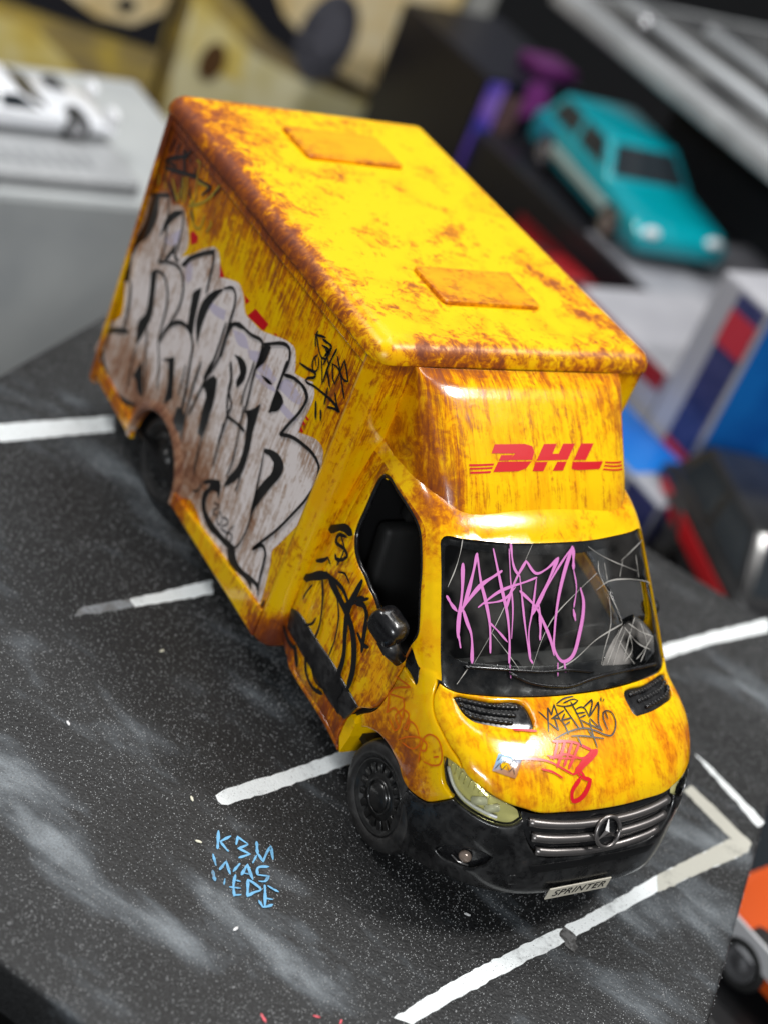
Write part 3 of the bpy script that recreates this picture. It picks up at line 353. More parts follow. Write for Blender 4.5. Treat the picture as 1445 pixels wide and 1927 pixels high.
'piece_black': [[[-8.674,5.507],[-8.425,5.626],[-8.275,5.171],[-8.402,4.685],[-8.686,4.329],[-8.772,4.067],[-8.887,3.997],[-8.818,4.437],[-8.678,4.89],[-8.682,5.253]],[[-9.031,3.886],[-8.817,3.992],[-8.575,3.499],[-8.776,3.374],[-9.037,3.644]],[[-7.37,5.885],[-7.681,5.705],[-7.91,5.429],[-7.972,4.895],[-7.87,5.115],[-7.646,5.516],[-7.419,5.786]],[[-7.261,5.22],[-7.537,4.682],[-7.387,4.76],[-7.268,4.991],[-7.107,4.908],[-6.916,4.979],[-7.188,5.049]],[[-7.85,4.139],[-7.627,4.314],[-7.465,3.913],[-7.311,3.494],[-7.367,3.125],[-7.541,2.551],[-7.747,3.02],[-7.583,3.366],[-7.669,3.784]],[[-7.126,2.489],[-7.312,1.985],[-7.113,1.984],[-6.946,1.843],[-6.657,1.882],[-6.903,2.178]],[[-6.423,2.99],[-6.0,3.346],[-5.756,2.923],[-5.591,2.609],[-5.841,2.297],[-5.954,2.785],[-6.165,3.107]],[[-5.864,5.058],[-6.095,4.788],[-6.052,4.58],[-5.911,4.125],[-5.636,4.113],[-5.758,4.498],[-5.808,4.781]],[[-5.602,5.001],[-5.413,5.262],[-5.088,5.52],[-5.289,5.156],[-5.392,4.868],[-5.42,4.446],[-5.355,4.034],[-5.655,4.383],[-5.68,4.818]],[[-3.231,5.503],[-3.018,5.573],[-3.043,5.234],[-3.222,4.887],[-3.191,4.676],[-3.26,5.13]],[[-4.061,4.708],[-3.724,4.826],[-3.527,4.775],[-3.463,4.554],[-3.592,4.25],[-3.683,4.313],[-3.659,4.552],[-3.86,4.68]],[[-4.659,3.673],[-4.464,3.954],[-4.298,3.932],[-4.207,3.676],[-4.168,3.219],[-4.44,3.024],[-4.473,3.442],[-4.518,3.688]],[[-2.378,5.054],[-2.178,5.065],[-2.073,5.001],[-2.134,4.776],[-2.416,4.549],[-2.339,4.77],[-2.339,4.943]],[[-6.845,4.964],[-6.687,5.227],[-6.309,5.58],[-5.846,5.925],[-5.824,5.83],[-6.198,5.56],[-6.546,5.237],[-6.685,5.018]],[[-4.462,5.161],[-4.247,5.3],[-3.98,5.301],[-4.183,5.212],[-4.375,5.129],[-4.452,4.77],[-4.411,4.396],[-4.527,4.363],[-4.545,4.708],[-4.545,5.062]],[[-2.704,4.537],[-2.852,4.317],[-3.101,4.075],[-2.982,4.052],[-2.83,3.773],[-2.712,3.423],[-2.714,3.068],[-2.87,2.681],[-2.915,2.411],[-2.694,2.681],[-2.507,3.047],[-2.507,3.4],[-2.562,3.709],[-2.63,3.919],[-2.663,4.195]],[[-2.145,3.918],[-1.854,4.082],[-1.564,4.149],[-1.386,4.07],[-1.363,3.874],[-1.48,3.569],[-1.617,3.193],[-1.739,2.788],[-1.769,2.573],[-1.85,2.754],[-1.875,3.09],[-1.784,3.423],[-1.648,3.743],[-1.696,3.921],[-1.905,3.928],[-2.069,3.871]],[[-3.627,2.011],[-3.433,2.215],[-3.088,2.452],[-3.004,2.398],[-2.907,2.116],[-3.063,2.206],[-3.226,2.08],[-3.291,1.854],[-3.213,1.682],[-2.989,1.627],[-2.63,1.634],[-2.301,1.676],[-1.931,1.774],[-1.868,1.688],[-2.114,1.578],[-2.485,1.509],[-2.879,1.425],[-3.205,1.493],[-3.398,1.631],[-3.468,1.856],[-3.355,2.082],[-3.335,2.18],[-3.53,2.03]],[[-2.109,1.546],[-1.87,1.751],[-1.685,1.617],[-1.422,1.613],[-1.073,1.722],[-0.782,1.785],[-0.691,1.602],[-0.841,1.67],[-1.013,1.639],[-0.953,1.474],[-1.129,1.541],[-1.549,1.442],[-1.852,1.376]],[[-4.691,3.546],[-4.535,3.862],[-4.321,3.979],[-4.196,3.67],[-4.143,3.22],[-4.151,2.696],[-4.334,2.666],[-4.419,3.067],[-4.486,3.466]],[[-2.322,5.078],[-2.152,5.064],[-2.098,4.936],[-2.187,4.76],[-2.375,4.538],[-2.368,4.787]],[[-5.322,2.605],[-5.086,2.681],[-4.87,2.515],[-4.951,2.226],[-5.295,2.161],[-5.308,2.384]]],
'piece_lines': [[5,[[-8.745,5.458],[-8.066,5.844]]],[3,[[-7.352,5.887],[-7.237,5.645],[-7.131,5.083]]],[3,[[-8.074,5.826],[-7.837,5.427],[-7.63,4.781],[-7.696,4.512]]],[4,[[-7.696,4.512],[-7.301,4.753],[-6.892,4.89],[-6.652,4.835],[-6.458,4.594],[-6.415,4.257],[-6.57,3.74]]],[4,[[-7.825,4.178],[-7.629,4.345],[-7.319,4.422],[-7.038,4.275],[-6.869,4.012],[-6.816,3.58],[-6.75,3.198]]],[6,[[-8.506,3.542],[-8.315,3.136],[-8.206,2.516]]],[7,[[-8.016,2.626],[-8.79,2.117],[-9.0,1.854],[-8.804,1.58],[-8.378,1.312],[-7.895,1.189],[-7.142,1.406],[-6.86,1.555]]],[5,[[-6.715,3.222],[-6.594,3.631],[-6.316,3.952],[-6.021,4.099],[-5.73,4.106],[-5.515,3.973],[-5.393,3.641],[-5.232,3.145],[-5.109,2.559]]],[4,[[-5.872,5.897],[-5.759,5.74],[-5.692,5.387],[-5.633,5.07]]],[4,[[-5.088,5.52],[-4.793,5.705],[-4.68,5.673],[-4.585,5.517],[-4.533,5.07],[-4.458,4.588],[-4.552,4.075],[-4.72,3.677]]],[4,[[-4.647,5.039],[-4.621,4.3],[-4.673,3.718],[-4.781,3.133],[-4.833,2.757]]],[3,[[-7.515,2.544],[-7.464,2.088],[-7.337,1.679]]],[3,[[-7.308,3.163],[-7.03,2.627],[-6.644,2.014]]],[3,[[-6.75,3.198],[-6.484,2.9],[-6.23,2.402]]],[4,[[-4.247,5.3],[-3.759,5.36],[-3.301,5.47],[-3.233,5.235],[-3.226,4.893],[-3.145,4.421],[-3.077,4.059]]],[4,[[-3.302,5.448],[-2.461,5.903],[-2.343,5.709],[-2.37,5.351],[-2.36,4.624]]],[4,[[-4.069,4.494],[-3.865,4.276],[-3.808,4.046],[-3.571,3.897],[-3.581,3.571]]],[4,[[-2.32,5.429],[-1.979,5.579],[-1.637,5.605],[-1.472,5.511],[-1.481,5.25]]],[4,[[-1.975,5.557],[-1.64,5.627],[-1.461,5.55],[-1.496,5.241],[-1.696,4.767],[-1.815,4.471],[-1.48,4.665],[-1.032,4.796],[-0.687,4.845],[-0.444,4.781],[-0.356,4.517],[-0.422,4.089],[-0.639,3.535],[-0.881,2.993],[-1.204,2.421],[-1.344,2.163],[-1.079,2.456],[-0.946,2.409],[-0.875,2.198],[-0.814,1.886],[-0.701,1.593]]],[3,[[-2.083,3.89],[-1.976,3.538],[-1.85,3.021],[-1.737,2.576],[-1.745,2.117],[-1.855,1.79],[-2.097,1.615]]],[4,[[-5.019,3.896],[-5.011,3.368],[-4.923,2.615],[-4.834,2.172]]],[4,[[-4.65,4.146],[-4.748,3.675]]],[4,[[-4.053,4.551],[-3.844,4.264],[-3.752,3.895],[-3.571,3.586],[-3.553,3.156],[-3.556,3.011]]],[4,[[-3.592,3.614],[-3.192,3.727],[-2.868,3.779]]],[3,[[-3.335,5.038],[-3.312,4.717],[-3.317,4.373],[-3.271,4.097]]],[4,[[-2.383,5.684],[-2.371,5.035]]],[3,[[-3.152,4.146],[-3.032,3.625],[-2.91,3.098],[-2.899,2.659]]],[3,[[-4.134,3.182],[-4.118,2.651],[-4.042,2.158],[-3.973,1.933]]],[3,[[-3.596,3.436],[-3.518,2.958],[-3.46,2.505]]],[3,[[-3.808,1.639],[-3.657,1.756],[-3.594,1.99]]],[3,[[-2.519,3.038],[-2.47,2.853],[-2.47,2.673]]],[3,[[-5.389,2.833],[-5.481,3.493]]]],
'year': [[3.2,[[-2.991,1.981],[-2.898,2.017],[-2.811,2.068],[-2.804,2.012],[-2.938,1.824],[-2.903,1.785],[-2.769,1.839]]],[3,[[-2.728,1.996],[-2.729,1.876],[-2.707,1.747],[-2.616,1.727],[-2.563,1.791],[-2.569,1.918],[-2.647,1.966],[-2.728,1.996]]],[3.2,[[-2.568,1.955],[-2.429,2.023],[-2.356,2.027],[-2.365,1.935],[-2.491,1.785],[-2.481,1.731],[-2.278,1.816]]],[3.2,[[-2.135,2.1],[-2.214,1.921],[-2.27,1.779],[-2.208,1.719],[-2.095,1.725],[-2.063,1.825],[-2.094,1.909],[-2.18,1.874],[-2.261,1.792]]]],
'side_red': [[[-3.92,5.822],[-3.35,5.842],[-3.445,5.644],[-4.09,5.549]],[[-4.411,5.808],[-4.168,5.826],[-4.262,5.688]],[[-6.893,5.649],[-6.828,5.762],[-6.573,5.773],[-6.536,5.654],[-6.732,5.493]],[[-5.538,5.796],[-5.239,5.69],[-5.385,5.547]],[[-3.117,5.813],[-2.995,5.864],[-3.004,5.807]],[[-1.361,5.194],[-1.336,5.232],[-1.22,5.242],[-1.241,5.186]],[[-1.413,5.054],[-1.378,5.112],[-1.258,5.105],[-1.288,5.041]],[[-1.43,4.918],[-1.399,4.982],[-1.245,4.961],[-1.272,4.892]]],
'tag_right': [[5,[[-2.054,5.873],[-1.785,5.938],[-1.499,6.005],[-1.491,5.963],[-1.681,5.797],[-1.71,5.729],[-1.656,5.731],[-1.423,5.81],[-1.156,5.867],[-0.946,5.909],[-0.708,5.937],[-0.497,5.912]]],[5,[[-0.859,5.76],[-0.623,5.88],[-0.497,5.912],[-0.609,5.949],[-0.806,6.1]]],[3.5,[[-1.51,6.335],[-1.393,6.206],[-1.224,5.984]]],[4,[[-1.63,6.335],[-1.709,6.201],[-1.679,6.069],[-1.598,6.019],[-1.518,6.062],[-1.505,6.164],[-1.587,6.306]]],[3,[[-1.691,6.236],[-1.617,6.181],[-1.57,6.132]]],[4.5,[[-1.793,6.4],[-1.889,6.567],[-1.875,6.669]]],[4.5,[[-1.917,6.56],[-1.764,6.638],[-1.608,6.707]]],[4,[[-1.851,6.569],[-1.672,6.422],[-1.514,6.356],[-1.365,6.421]]],[4.5,[[-1.671,6.631],[-1.39,6.691],[-1.35,6.695]]],[4.5,[[-1.624,6.536],[-1.389,6.601],[-1.446,6.413],[-1.339,6.68],[-1.371,6.429],[-1.393,6.281]]],[4,[[-1.525,6.579],[-1.353,6.464],[-1.258,6.379]]],[4,[[-1.394,6.666],[-1.324,6.542]]],[5,[[-1.193,6.744],[-1.223,6.552],[-1.24,6.31],[-1.215,6.037]]],[4,[[-1.162,6.467],[-0.984,6.255],[-0.896,6.223],[-0.878,6.489],[-0.883,6.725],[-0.757,6.64],[-0.587,6.495],[-0.676,6.444],[-0.994,6.501],[-1.156,6.46]]],[4,[[-1.106,6.654],[-0.926,6.525],[-0.618,6.279],[-0.499,6.189]]],[5,[[-1.255,6.3],[-0.991,6.088]]],[5,[[-1.035,6.045],[-0.959,5.748]]],[6,[[-1.204,5.633],[-1.029,5.378]]],[5,[[-0.988,5.609],[-0.887,5.456]]]],
'tag_left_black': [[6,[[-8.654,6.299],[-8.334,6.536],[-7.827,6.849]]],[6,[[-8.584,6.362],[-8.51,6.179],[-8.445,5.927]]],[6,[[-8.598,6.18],[-8.235,6.318],[-7.705,6.526],[-7.273,6.693]]],[4,[[-8.504,6.331],[-8.136,6.459]]],[7,[[-8.023,6.888],[-7.913,6.705],[-7.778,6.51]]],[4,[[-8.516,6.867],[-8.563,6.534]]],[4,[[-8.261,6.906],[-8.302,6.689]]],[4,[[-7.722,6.858],[-7.692,6.777]]],[5,[[-7.444,6.816],[-7.364,6.667]]],[5,[[-8.319,6.035],[-8.033,5.958],[-7.749,5.882]]],[5,[[-7.962,6.727],[-7.77,7.001]]],[3,[[-7.82,6.413],[-7.613,6.01]]],[4,[[-7.395,6.405],[-7.384,6.313],[-7.224,6.245]]],[4,[[-7.209,6.68],[-6.662,6.819],[-6.912,6.496]]],[4,[[-7.091,6.062],[-6.888,5.933]]],[3,[[-6.356,6.979],[-6.494,6.734]]]],
'tag_left_yellow': [[5,[[-8.159,6.174],[-7.708,5.905],[-7.747,6.429],[-7.515,5.991]]],[5,[[-7.24,6.075],[-6.792,6.406],[-6.512,6.759],[-6.399,7.003]]],[5,[[-7.197,6.626],[-6.719,6.787]]],[4,[[-7.2,6.135],[-7.094,6.294]]],[3,[[-7.48,6.942],[-7.338,6.972],[-7.273,6.693],[-7.061,6.325]]],[4,[[-7.15,6.028],[-6.818,5.875],[-6.614,5.933],[-6.567,6.243]]],[4,[[-6.341,6.265],[-6.248,6.247],[-6.342,6.008]]],[5,[[-8.682,5.97],[-8.588,5.758]]],[4,[[-8.397,5.941],[-8.257,5.869]]],[5,[[-7.627,6.496],[-7.422,6.057]]]],
'smile': [[6,[[-0.633,1.361],[-0.537,1.425],[-0.475,1.535],[-0.46,1.662]]],[4,[[-0.475,1.317],[-0.362,1.472]]]],
'line1': [[-7.596,-5.787],[-8.047,-2.639],[-8.631,-2.407],[-8.255,-5.571]],
'line2': [[-2.318,-4.469],[-2.416,-3.565],[-2.554,-2.672],[-2.967,-2.484],[-2.773,-3.41],[-2.554,-4.486]],
'line2w': [[-2.157,-5.802],[-2.219,-5.123],[-2.349,-4.286],[-2.6,-4.273],[-2.488,-5.018],[-2.398,-5.602]],
'line3a': [[2.614,-4.949],[2.736,-4.973],[2.819,-4.928],[2.838,-4.811],[2.667,-3.765],[2.35,-2.249],[1.971,-2.046],[2.304,-3.586],[2.454,-4.527],[2.526,-4.793]],
'lineR': [[0.449,7.402],[0.134,9.163],[-0.073,11.201],[-0.515,11.589],[-0.239,9.472],[0.025,7.735]],
'lineF': [[7.738,-3.782],[7.567,-3.105],[7.083,-0.9],[6.761,0.59],[6.308,2.61],[5.842,5.397],[5.617,5.695],[5.458,5.203],[5.948,2.89],[6.466,0.802],[6.788,-0.936],[7.24,-2.906],[7.554,-4.035]],
'lineE': [[5.842,5.397],[5.617,5.695],[4.011,5.352],[4.097,5.06],[5.397,5.255]],
'lineE2': [[3.211,6.075],[3.376,6.142],[5.22,6.437],[5.315,6.154]],
'kbm': [[6,[[3.375,-5.248],[3.568,-5.345],[3.744,-5.436]]],[5.5,[[3.525,-5.081],[3.609,-5.323]]],[5.5,[[3.609,-5.323],[3.724,-5.3],[3.833,-5.275]]],[5.5,[[3.722,-5.07],[3.568,-4.966],[3.661,-4.913],[3.738,-4.86]]],[5.5,[[3.761,-4.858],[3.813,-5.062],[3.966,-4.917],[4.004,-5.146]]],[6,[[3.733,-4.677],[3.983,-4.784]]],[4,[[4.008,-4.809],[4.157,-4.957]]],[5.5,[[3.985,-4.772],[4.164,-4.762],[3.987,-4.599],[3.877,-4.467],[4.157,-4.565]]],[5,[[3.844,-5.569],[4.089,-5.625]]],[5,[[4.181,-5.598],[4.029,-5.403],[4.182,-5.437],[4.308,-5.458]]],[5,[[4.127,-5.191],[4.265,-5.382]]],[5.5,[[4.359,-5.269],[4.166,-5.064],[4.335,-5.094],[4.49,-5.117]]],[4,[[4.324,-5.227],[4.373,-5.124]]],[5.5,[[4.284,-4.711],[4.274,-4.918],[4.413,-4.991]]],[5,[[4.413,-4.991],[4.478,-4.806],[4.57,-4.928],[4.543,-5.029]]],[7,[[4.184,-5.73],[4.293,-5.761],[4.389,-5.78]]],[3,[[4.383,-5.592],[4.497,-5.663]]],[5,[[4.339,-5.373],[4.516,-5.493],[4.752,-5.591]]],[4,[[4.739,-5.584],[4.749,-5.465]]],[4,[[4.442,-5.433],[4.486,-5.354]]],[4,[[4.561,-5.588],[4.624,-5.413]]],[5.5,[[4.473,-5.203],[4.81,-5.37]]],[5.5,[[4.482,-5.195],[4.588,-5.126],[4.72,-5.076],[4.753,-5.231],[4.799,-5.353]]],[5.5,[[4.649,-4.966],[4.858,-5.061],[5.062,-5.167]]],[5,[[4.673,-4.914],[4.757,-4.854],[4.827,-4.787]]],[5,[[4.914,-5.064],[4.955,-4.964]]],[5.5,[[4.926,-5.214],[5.068,-5.207]]],[5.5,[[5.068,-5.207],[5.073,-5.11],[5.051,-5.011]]]],
'pink_marks': [[5,[[6.983,-6.159],[7.133,-6.153]]],[4,[[7.21,-5.336],[7.263,-5.243]]],[6,[[7.395,-4.923],[7.448,-4.975]]]],
'chips': [[0.567,-6.94],[3.548,-5.711],[5.387,-5.864],[2.615,-5.423],[5.971,-1.593],[-1.037,-4.441]],
}
# ------------------------------------------------------------------ materials
def mat(name, col=(0.5, 0.5, 0.5), rough=0.5, metal=0.0, coat=0.0, spec=0.5):
    m = bpy.data.materials.new(name); m.use_nodes = True; b = m.node_tree.nodes['Principled BSDF']
    b.inputs['Base Color'].default_value = (*col, 1); b.inputs['Roughness'].default_value = rough; b.inputs['Metallic'].default_value = metal
    b.inputs['Coat Weight'].default_value = coat; b.inputs['Coat Roughness'].default_value = 0.05; b.inputs['Specular IOR Level'].default_value = spec
    return m
class NT:
    def __init__(s, m): s.t = m.node_tree; s.b = s.t.nodes['Principled BSDF']
    def n(s, typ, **kw):
        x = s.t.nodes.new(typ)
        for k, v in kw.items():
            if k.startswith('i_'): x.inputs[k[2:].replace('_', ' ')].default_value = v
            else: setattr(x, k, v)
        return x
    def l(s, a, b): s.t.links.new(a, b)
    def coord(s, scale=(1, 1, 1), loc=(0, 0, 0), rot=(0, 0, 0)):
        c = s.n('ShaderNodeTexCoord'); m = s.n('ShaderNodeMapping')
        if rot != (0, 0, 0):     # turn first, then stretch
            r = s.n('ShaderNodeMapping'); r.inputs['Rotation'].default_value = rot; s.l(c.outputs['Object'], r.inputs['Vector'])
            m.inputs['Scale'].default_value = scale; m.inputs['Location'].default_value = loc; s.l(r.outputs['Vector'], m.inputs['Vector']); return m.outputs['Vector']
        m.inputs['Scale'].default_value = scale; m.inputs['Location'].default_value = loc; m.inputs['Rotation'].default_value = rot
        s.l(c.outputs['Object'], m.inputs['Vector']); return m.outputs['Vector']
    def noise(s, vec, scale=1.0, detail=4, rough=0.6, dist=0.0):
        x = s.n('ShaderNodeTexNoise'); x.inputs['Scale'].default_value = scale; x.inputs['Detail'].default_value = detail
        x.inputs['Roughness'].default_value = rough; x.inputs['Distortion'].default_value = dist
        if vec is not None: s.l(vec, x.inputs['Vector'])
        return x.outputs['Fac']
    def math(s, op, a, b=None, c=None, clamp=False):
        x = s.n('ShaderNodeMath', operation=op); x.use_clamp = clamp
        for i, v in enumerate((a, b, c)):
            if v is None: continue
            if isinstance(v, (int, float)): x.inputs[i].default_value = v
            else: s.l(v, x.inputs[i])
        return x.outputs[0]
    def ramp(s, fac, stops, interp='LINEAR'):
        x = s.n('ShaderNodeValToRGB'); r = x.color_ramp; r.interpolation = interp
        while len(r.elements) < len(stops): r.elements.new(0.5)
        for e, (p, c) in zip(r.elements, stops): e.position = p; e.color = (*c, 1) if len(c) == 3 else c
        s.l(fac, x.inputs['Fac']); return x.outputs['Color']
    def mix(s, fac, a, b, typ='MIX'):
        x = s.n('ShaderNodeMix', data_type='RGBA', blend_type=typ)
        for k, v in ((0, fac), (6, a), (7, b)):
            if isinstance(v, (int, float)): x.inputs[k].default_value = v
            elif isinstance(v, tuple): x.inputs[k].default_value = (*v, 1)
            else: s.l(v, x.inputs[k])
        return x.outputs[2]
    def smooth(s, v, a, b):
        x = s.n('ShaderNodeMapRange', interpolation_type='SMOOTHSTEP'); s.l(v, x.inputs[0]); x.inputs[1].default_value = a; x.inputs[2].default_value = b
        return x.outputs[0]
    def bump(s, h, strength, dist):
        x = s.n('ShaderNodeBump'); x.inputs['Strength'].default_value = strength; x.inputs['Distance'].default_value = dist
        s.l(h, x.inputs['Height']); s.l(x.outputs['Normal'], s.b.inputs['Normal'])
YEL = (0.86, 0.515, 0.001)
def rusty(name, streak=(1.2, 14, 1.2), base=0.0, wet=0.5, blotch=1.1, yel=YEL, streak_amt=0.55, loc=(0, 0, 0), light=False, rough=0.15, coat=0.4, wide=1.0, fine=0.42, wash=0.6):
    """yellow toy paint washed with brushed-on rust; the 'rust' attribute says how heavy"""
    m = mat(name, yel, rough, 0, coat, 0.3); t = NT(m)
    at = t.n('ShaderNodeAttribute', attribute_name='rust').outputs['Fac']
    P = t.coord(streak, loc); Q = t.coord((1, 1, 1), loc)
    hair = t.coord(tuple(4 * k for k in streak), loc)
    st = t.noise(P, 1.0, 6, 0.6, 0.3); bl = t.noise(Q, blotch, 7, 0.66, 0.8); fi = t.noise(Q, 3.4, 7, 0.70, 1.9); ha = t.noise(hair, 1.0, 4, 0.6, 0.3)
    def cen(n, k, acc): return t.math('MULTIPLY_ADD', t.math('SUBTRACT', n, 0.5), k, acc)
    v = t.math('MULTIPLY_ADD', at, 0.17, 0.5 + base)
    v = cen(st, streak_amt * 0.9, v); v = cen(bl, 0.55, v); v = cen(fi, fine, v); v = cen(ha, 0.34, v)
    if not light:
        if wide != 1.0: v0 = v; v = t.math('MULTIPLY_ADD', t.math('SUBTRACT', v, 0.515), 1.0 / wide, 0.515)
        c = t.ramp(v, [(0.52, yel), (0.565, (0.74, 0.36, 0.002)), (0.62, (0.52, 0.19, 0.004)), (0.68, (0.33, 0.098, 0.010)), (0.78, (0.19, 0.052, 0.016)), (0.95, (0.12, 0.036, 0.022))])
    else:
        c = t.ramp(v, [(0.50, yel), (0.60, (0.52, 0.40, 0.33)), (0.70, (0.36, 0.19, 0.11)), (0.82, (0.19, 0.075, 0.04)), (1.0, (0.09, 0.035, 0.022))])
    if wash and not light:       # thin amber glaze brushed over the yellow
        lw = t.noise(t.coord(tuple(0.45 * k for k in streak), (3, 1, 7)), 1.0, 6, 0.62, 0.7); lb = t.noise(Q, 0.9, 6, 0.66, 0.9)
        wf = t.math('MULTIPLY', t.smooth(t.math('ADD', t.math('MULTIPLY_ADD', lw, 0.5, t.math('MULTIPLY', lb, 0.5)), t.math('MULTIPLY', at, 0.12)), 0.475, 0.62), wash)
        c = t.mix(wf, c, (0.94, 0.64, 0.5), 'MULTIPLY')
    t.l(c, t.b.inputs['Base Color'])
    r = t.math('MULTIPLY_ADD', t.smooth(v, 0.55, 0.8), 0.22, rough); t.l(r, t.b.inputs['Roughness'])
    t.bump(t.math('ADD', v, t.math('MULTIPLY', fi, 0.4)), 0.10, 0.03)
    return m
M = {}
M['roof'] = rusty('roof_paint', (1.6, 1.6, 1), wash=0.55, base=-0.03, coat=0.0, fine=0.66, streak_amt=0.35, blotch=0.9, rough=0.32)
M['hatch'] = rusty('hatch_paint', (9, 2, 3), 0.03, coat=0.0, wide=1.35, yel=(0.76, 0.36, 0.002), streak_amt=0.25, blotch=0.8, rough=0.35)
M['side'] = rusty('side_paint', (9, 1, 0.75), -0.005, wash=0.7, streak_amt=0.62, blotch=0.55)
M['boxfront'] = rusty('box_front_paint', (3, 6, 0.6), -0.04, streak_amt=0.4, blotch=0.5)
M['visor'] = rusty('deflector_paint', (0.8, 9, 0.8), -0.015, wash=0.7, wide=1.3, streak_amt=0.62, blotch=0.6)
M['hood'] = rusty('hood_paint', (1.3, 4.5, 1.3), 0.02, wash=0.95, wide=1.8, streak_amt=0.34, blotch=0.9)
M['cab'] = rusty('cab_paint', (2, 3, 2), -0.03, wide=1.5, streak_amt=0.3, blotch=1.0)
M['door'] = rusty('door_paint', (5, 1, 0.8), 0.0, wash=0.85, streak_amt=0.5, blotch=0.8)
M['fender'] = rusty('fender_paint', (3, 2, 2), -0.075, wide=1.3, streak_amt=0.3, blotch=1.0)
M['silver'] = rusty('silver_spray_paint', (9, 1, 0.7), 0.012, streak_amt=0.55, blotch=0.8, yel=(0.84, 0.76, 0.74), light=True, rough=0.24)
def dusty_black(name, amt=0.5, rough=0.28, base=(0.006, 0.006, 0.007)):
    m = mat(name, base, rough, 0, 0.3); t = NT(m); Q = t.coord()
    v = t.math('MULTIPLY_ADD', t.noise(Q, 1.7, 6, 0.65, 0.8), 0.7, t.math('MULTIPLY', t.noise(Q, 9, 4, 0.6), 0.3))
    c = t.ramp(v, [(0.45, base), (0.62, tuple(b + 0.025 * amt for b in base)), (0.78, (0.075 * amt, 0.045 * amt, 0.03 * amt))]); t.l(c, t.b.inputs['Base Color'])
    t.l(t.ramp(v, [(0.4, (rough,) * 3), (0.75, (rough + 0.3,) * 3)]), t.b.inputs['Roughness'])
    t.bump(t.noise(Q, 14, 4), 0.08, 0.02); return m
M['bumper'] = dusty_black('dusty_black_plastic', 0.95, 0.22, (0.004, 0.004, 0.0045))
M['black'] = dusty_black('black_gloss_plastic', 0.3, 0.16)
M['trim'] = dusty_black('moulding_black', 1.3, 0.35)
M['tyre'] = dusty_black('tyre_rubber', 0.8, 0.5, (0.009, 0.0085, 0.0085))
M['rim'] = dusty_black('rim_black', 0.6, 0.3, (0.007, 0.007, 0.007))
M['inner'] = mat('cab_interior', (0.006, 0.006, 0.0065), 0.5, spec=0.3)
M['seat'] = mat('seat_grey', (0.010, 0.010, 0.010), 0.6, spec=0.3)
M['dash'] = mat('dash_grey', (0.10, 0.10, 0.097), 0.6)
M['ink'] = mat('black_marker_ink', (0.008, 0.008, 0.009), 0.3)
M['blackpaint'] = mat('black_outline_paint', (0.010, 0.009, 0.009), 0.28, 0, 0.4)
M['red'] = mat('red_logo_print', (0.56, 0.004, 0.010), 0.32, 0, 0.0, 0.3)
M['redink'] = mat('red_marker_ink', (0.62, 0.008, 0.018), 0.22, 0, 0.5)
M['orangeink'] = mat('orange_marker_ink', (0.66, 0.13, 0.005), 0.3)
M['yellowink'] = mat('yellow_marker_ink', (0.36, 0.25, 0.02), 0.4)
M['pink'] = mat('pink_marker_ink', (0.60, 0.18, 0.48), 0.4)
M['crack'] = mat('crack_white', (0.42, 0.40, 0.37), 0.35)
M['chrome'] = mat('worn_chrome', (0.42, 0.40, 0.39), 0.28, 1.0)
M['dullchrome'] = NTm = mat('grille_bar_silver', (0.22, 0.205, 0.20), 0.32, 0.8)
M['plate'] = mat('plate_cream', (0.62, 0.58, 0.48), 0.4)
M['white'] = mat('white_plastic', (0.75, 0.76, 0.78), 0.35)
def glass(name, tint=(1, 1, 1), dirt=0.06, refl=0.08):
    m = bpy.data.materials.new(name); m.use_nodes = True; t = m.node_tree; t.nodes.clear()
    o = t.nodes.new('ShaderNodeOutputMaterial'); tr = t.nodes.new('ShaderNodeBsdfTransparent'); gl = t.nodes.new('ShaderNodeBsdfGlossy'); df = t.nodes.new('ShaderNodeBsdfDiffuse')
    tr.inputs['Color'].default_value = (*tint, 1); gl.inputs['Roughness'].default_value = 0.04; df.inputs['Color'].default_value = (0.5, 0.47, 0.44, 1)
    fr = t.nodes.new('ShaderNodeFresnel'); fr.inputs['IOR'].default_value = 1.35
    m1 = t.nodes.new('ShaderNodeMixShader'); m2 = t.nodes.new('ShaderNodeMixShader')
    tc = t.nodes.new('ShaderNodeTexCoord'); no = t.nodes.new('ShaderNodeTexNoise'); no.inputs['Scale'].default_value = 1.1; no.inputs['Detail'].default_value = 3
    mr = t.nodes.new('ShaderNodeMapRange'); mr.inputs[1].default_value = 0.42; mr.inputs[2].default_value = 0.85; mr.inputs[4].default_value = dirt * 2
    t.links.new(tc.outputs['Object'], no.inputs['Vector']); t.links.new(no.outputs['Fac'], mr.inputs[0])
    t.links.new(mr.outputs[0], m2.inputs['Fac']); t.links.new(tr.outputs[0], m2.inputs[1]); t.links.new(df.outputs[0], m2.inputs[2])
    t.links.new(fr.outputs[0], m1.inputs['Fac']); t.links.new(m2.outputs[0], m1.inputs[1]); t.links.new(gl.outputs[0], m1.inputs[2])
    t.links.new(m1.outputs[0], o.inputs['Surface']); return m
M['glass'] = glass('windscreen_glass', (0.90, 0.91, 0.91), 0.05)
M['lens'] = glass('headlight_lens', (0.99, 0.99, 0.92), 0.01)
M['frost'] = glass('shattered_glass', (0.8, 0.8, 0.8), 0.55)
M['lavender'] = rusty('lavender_tint', (9, 1, 0.7), -0.01, streak_amt=0.55, blotch=0.8, yel=(0.60, 0.54, 0.66), light=True, rough=0.24)
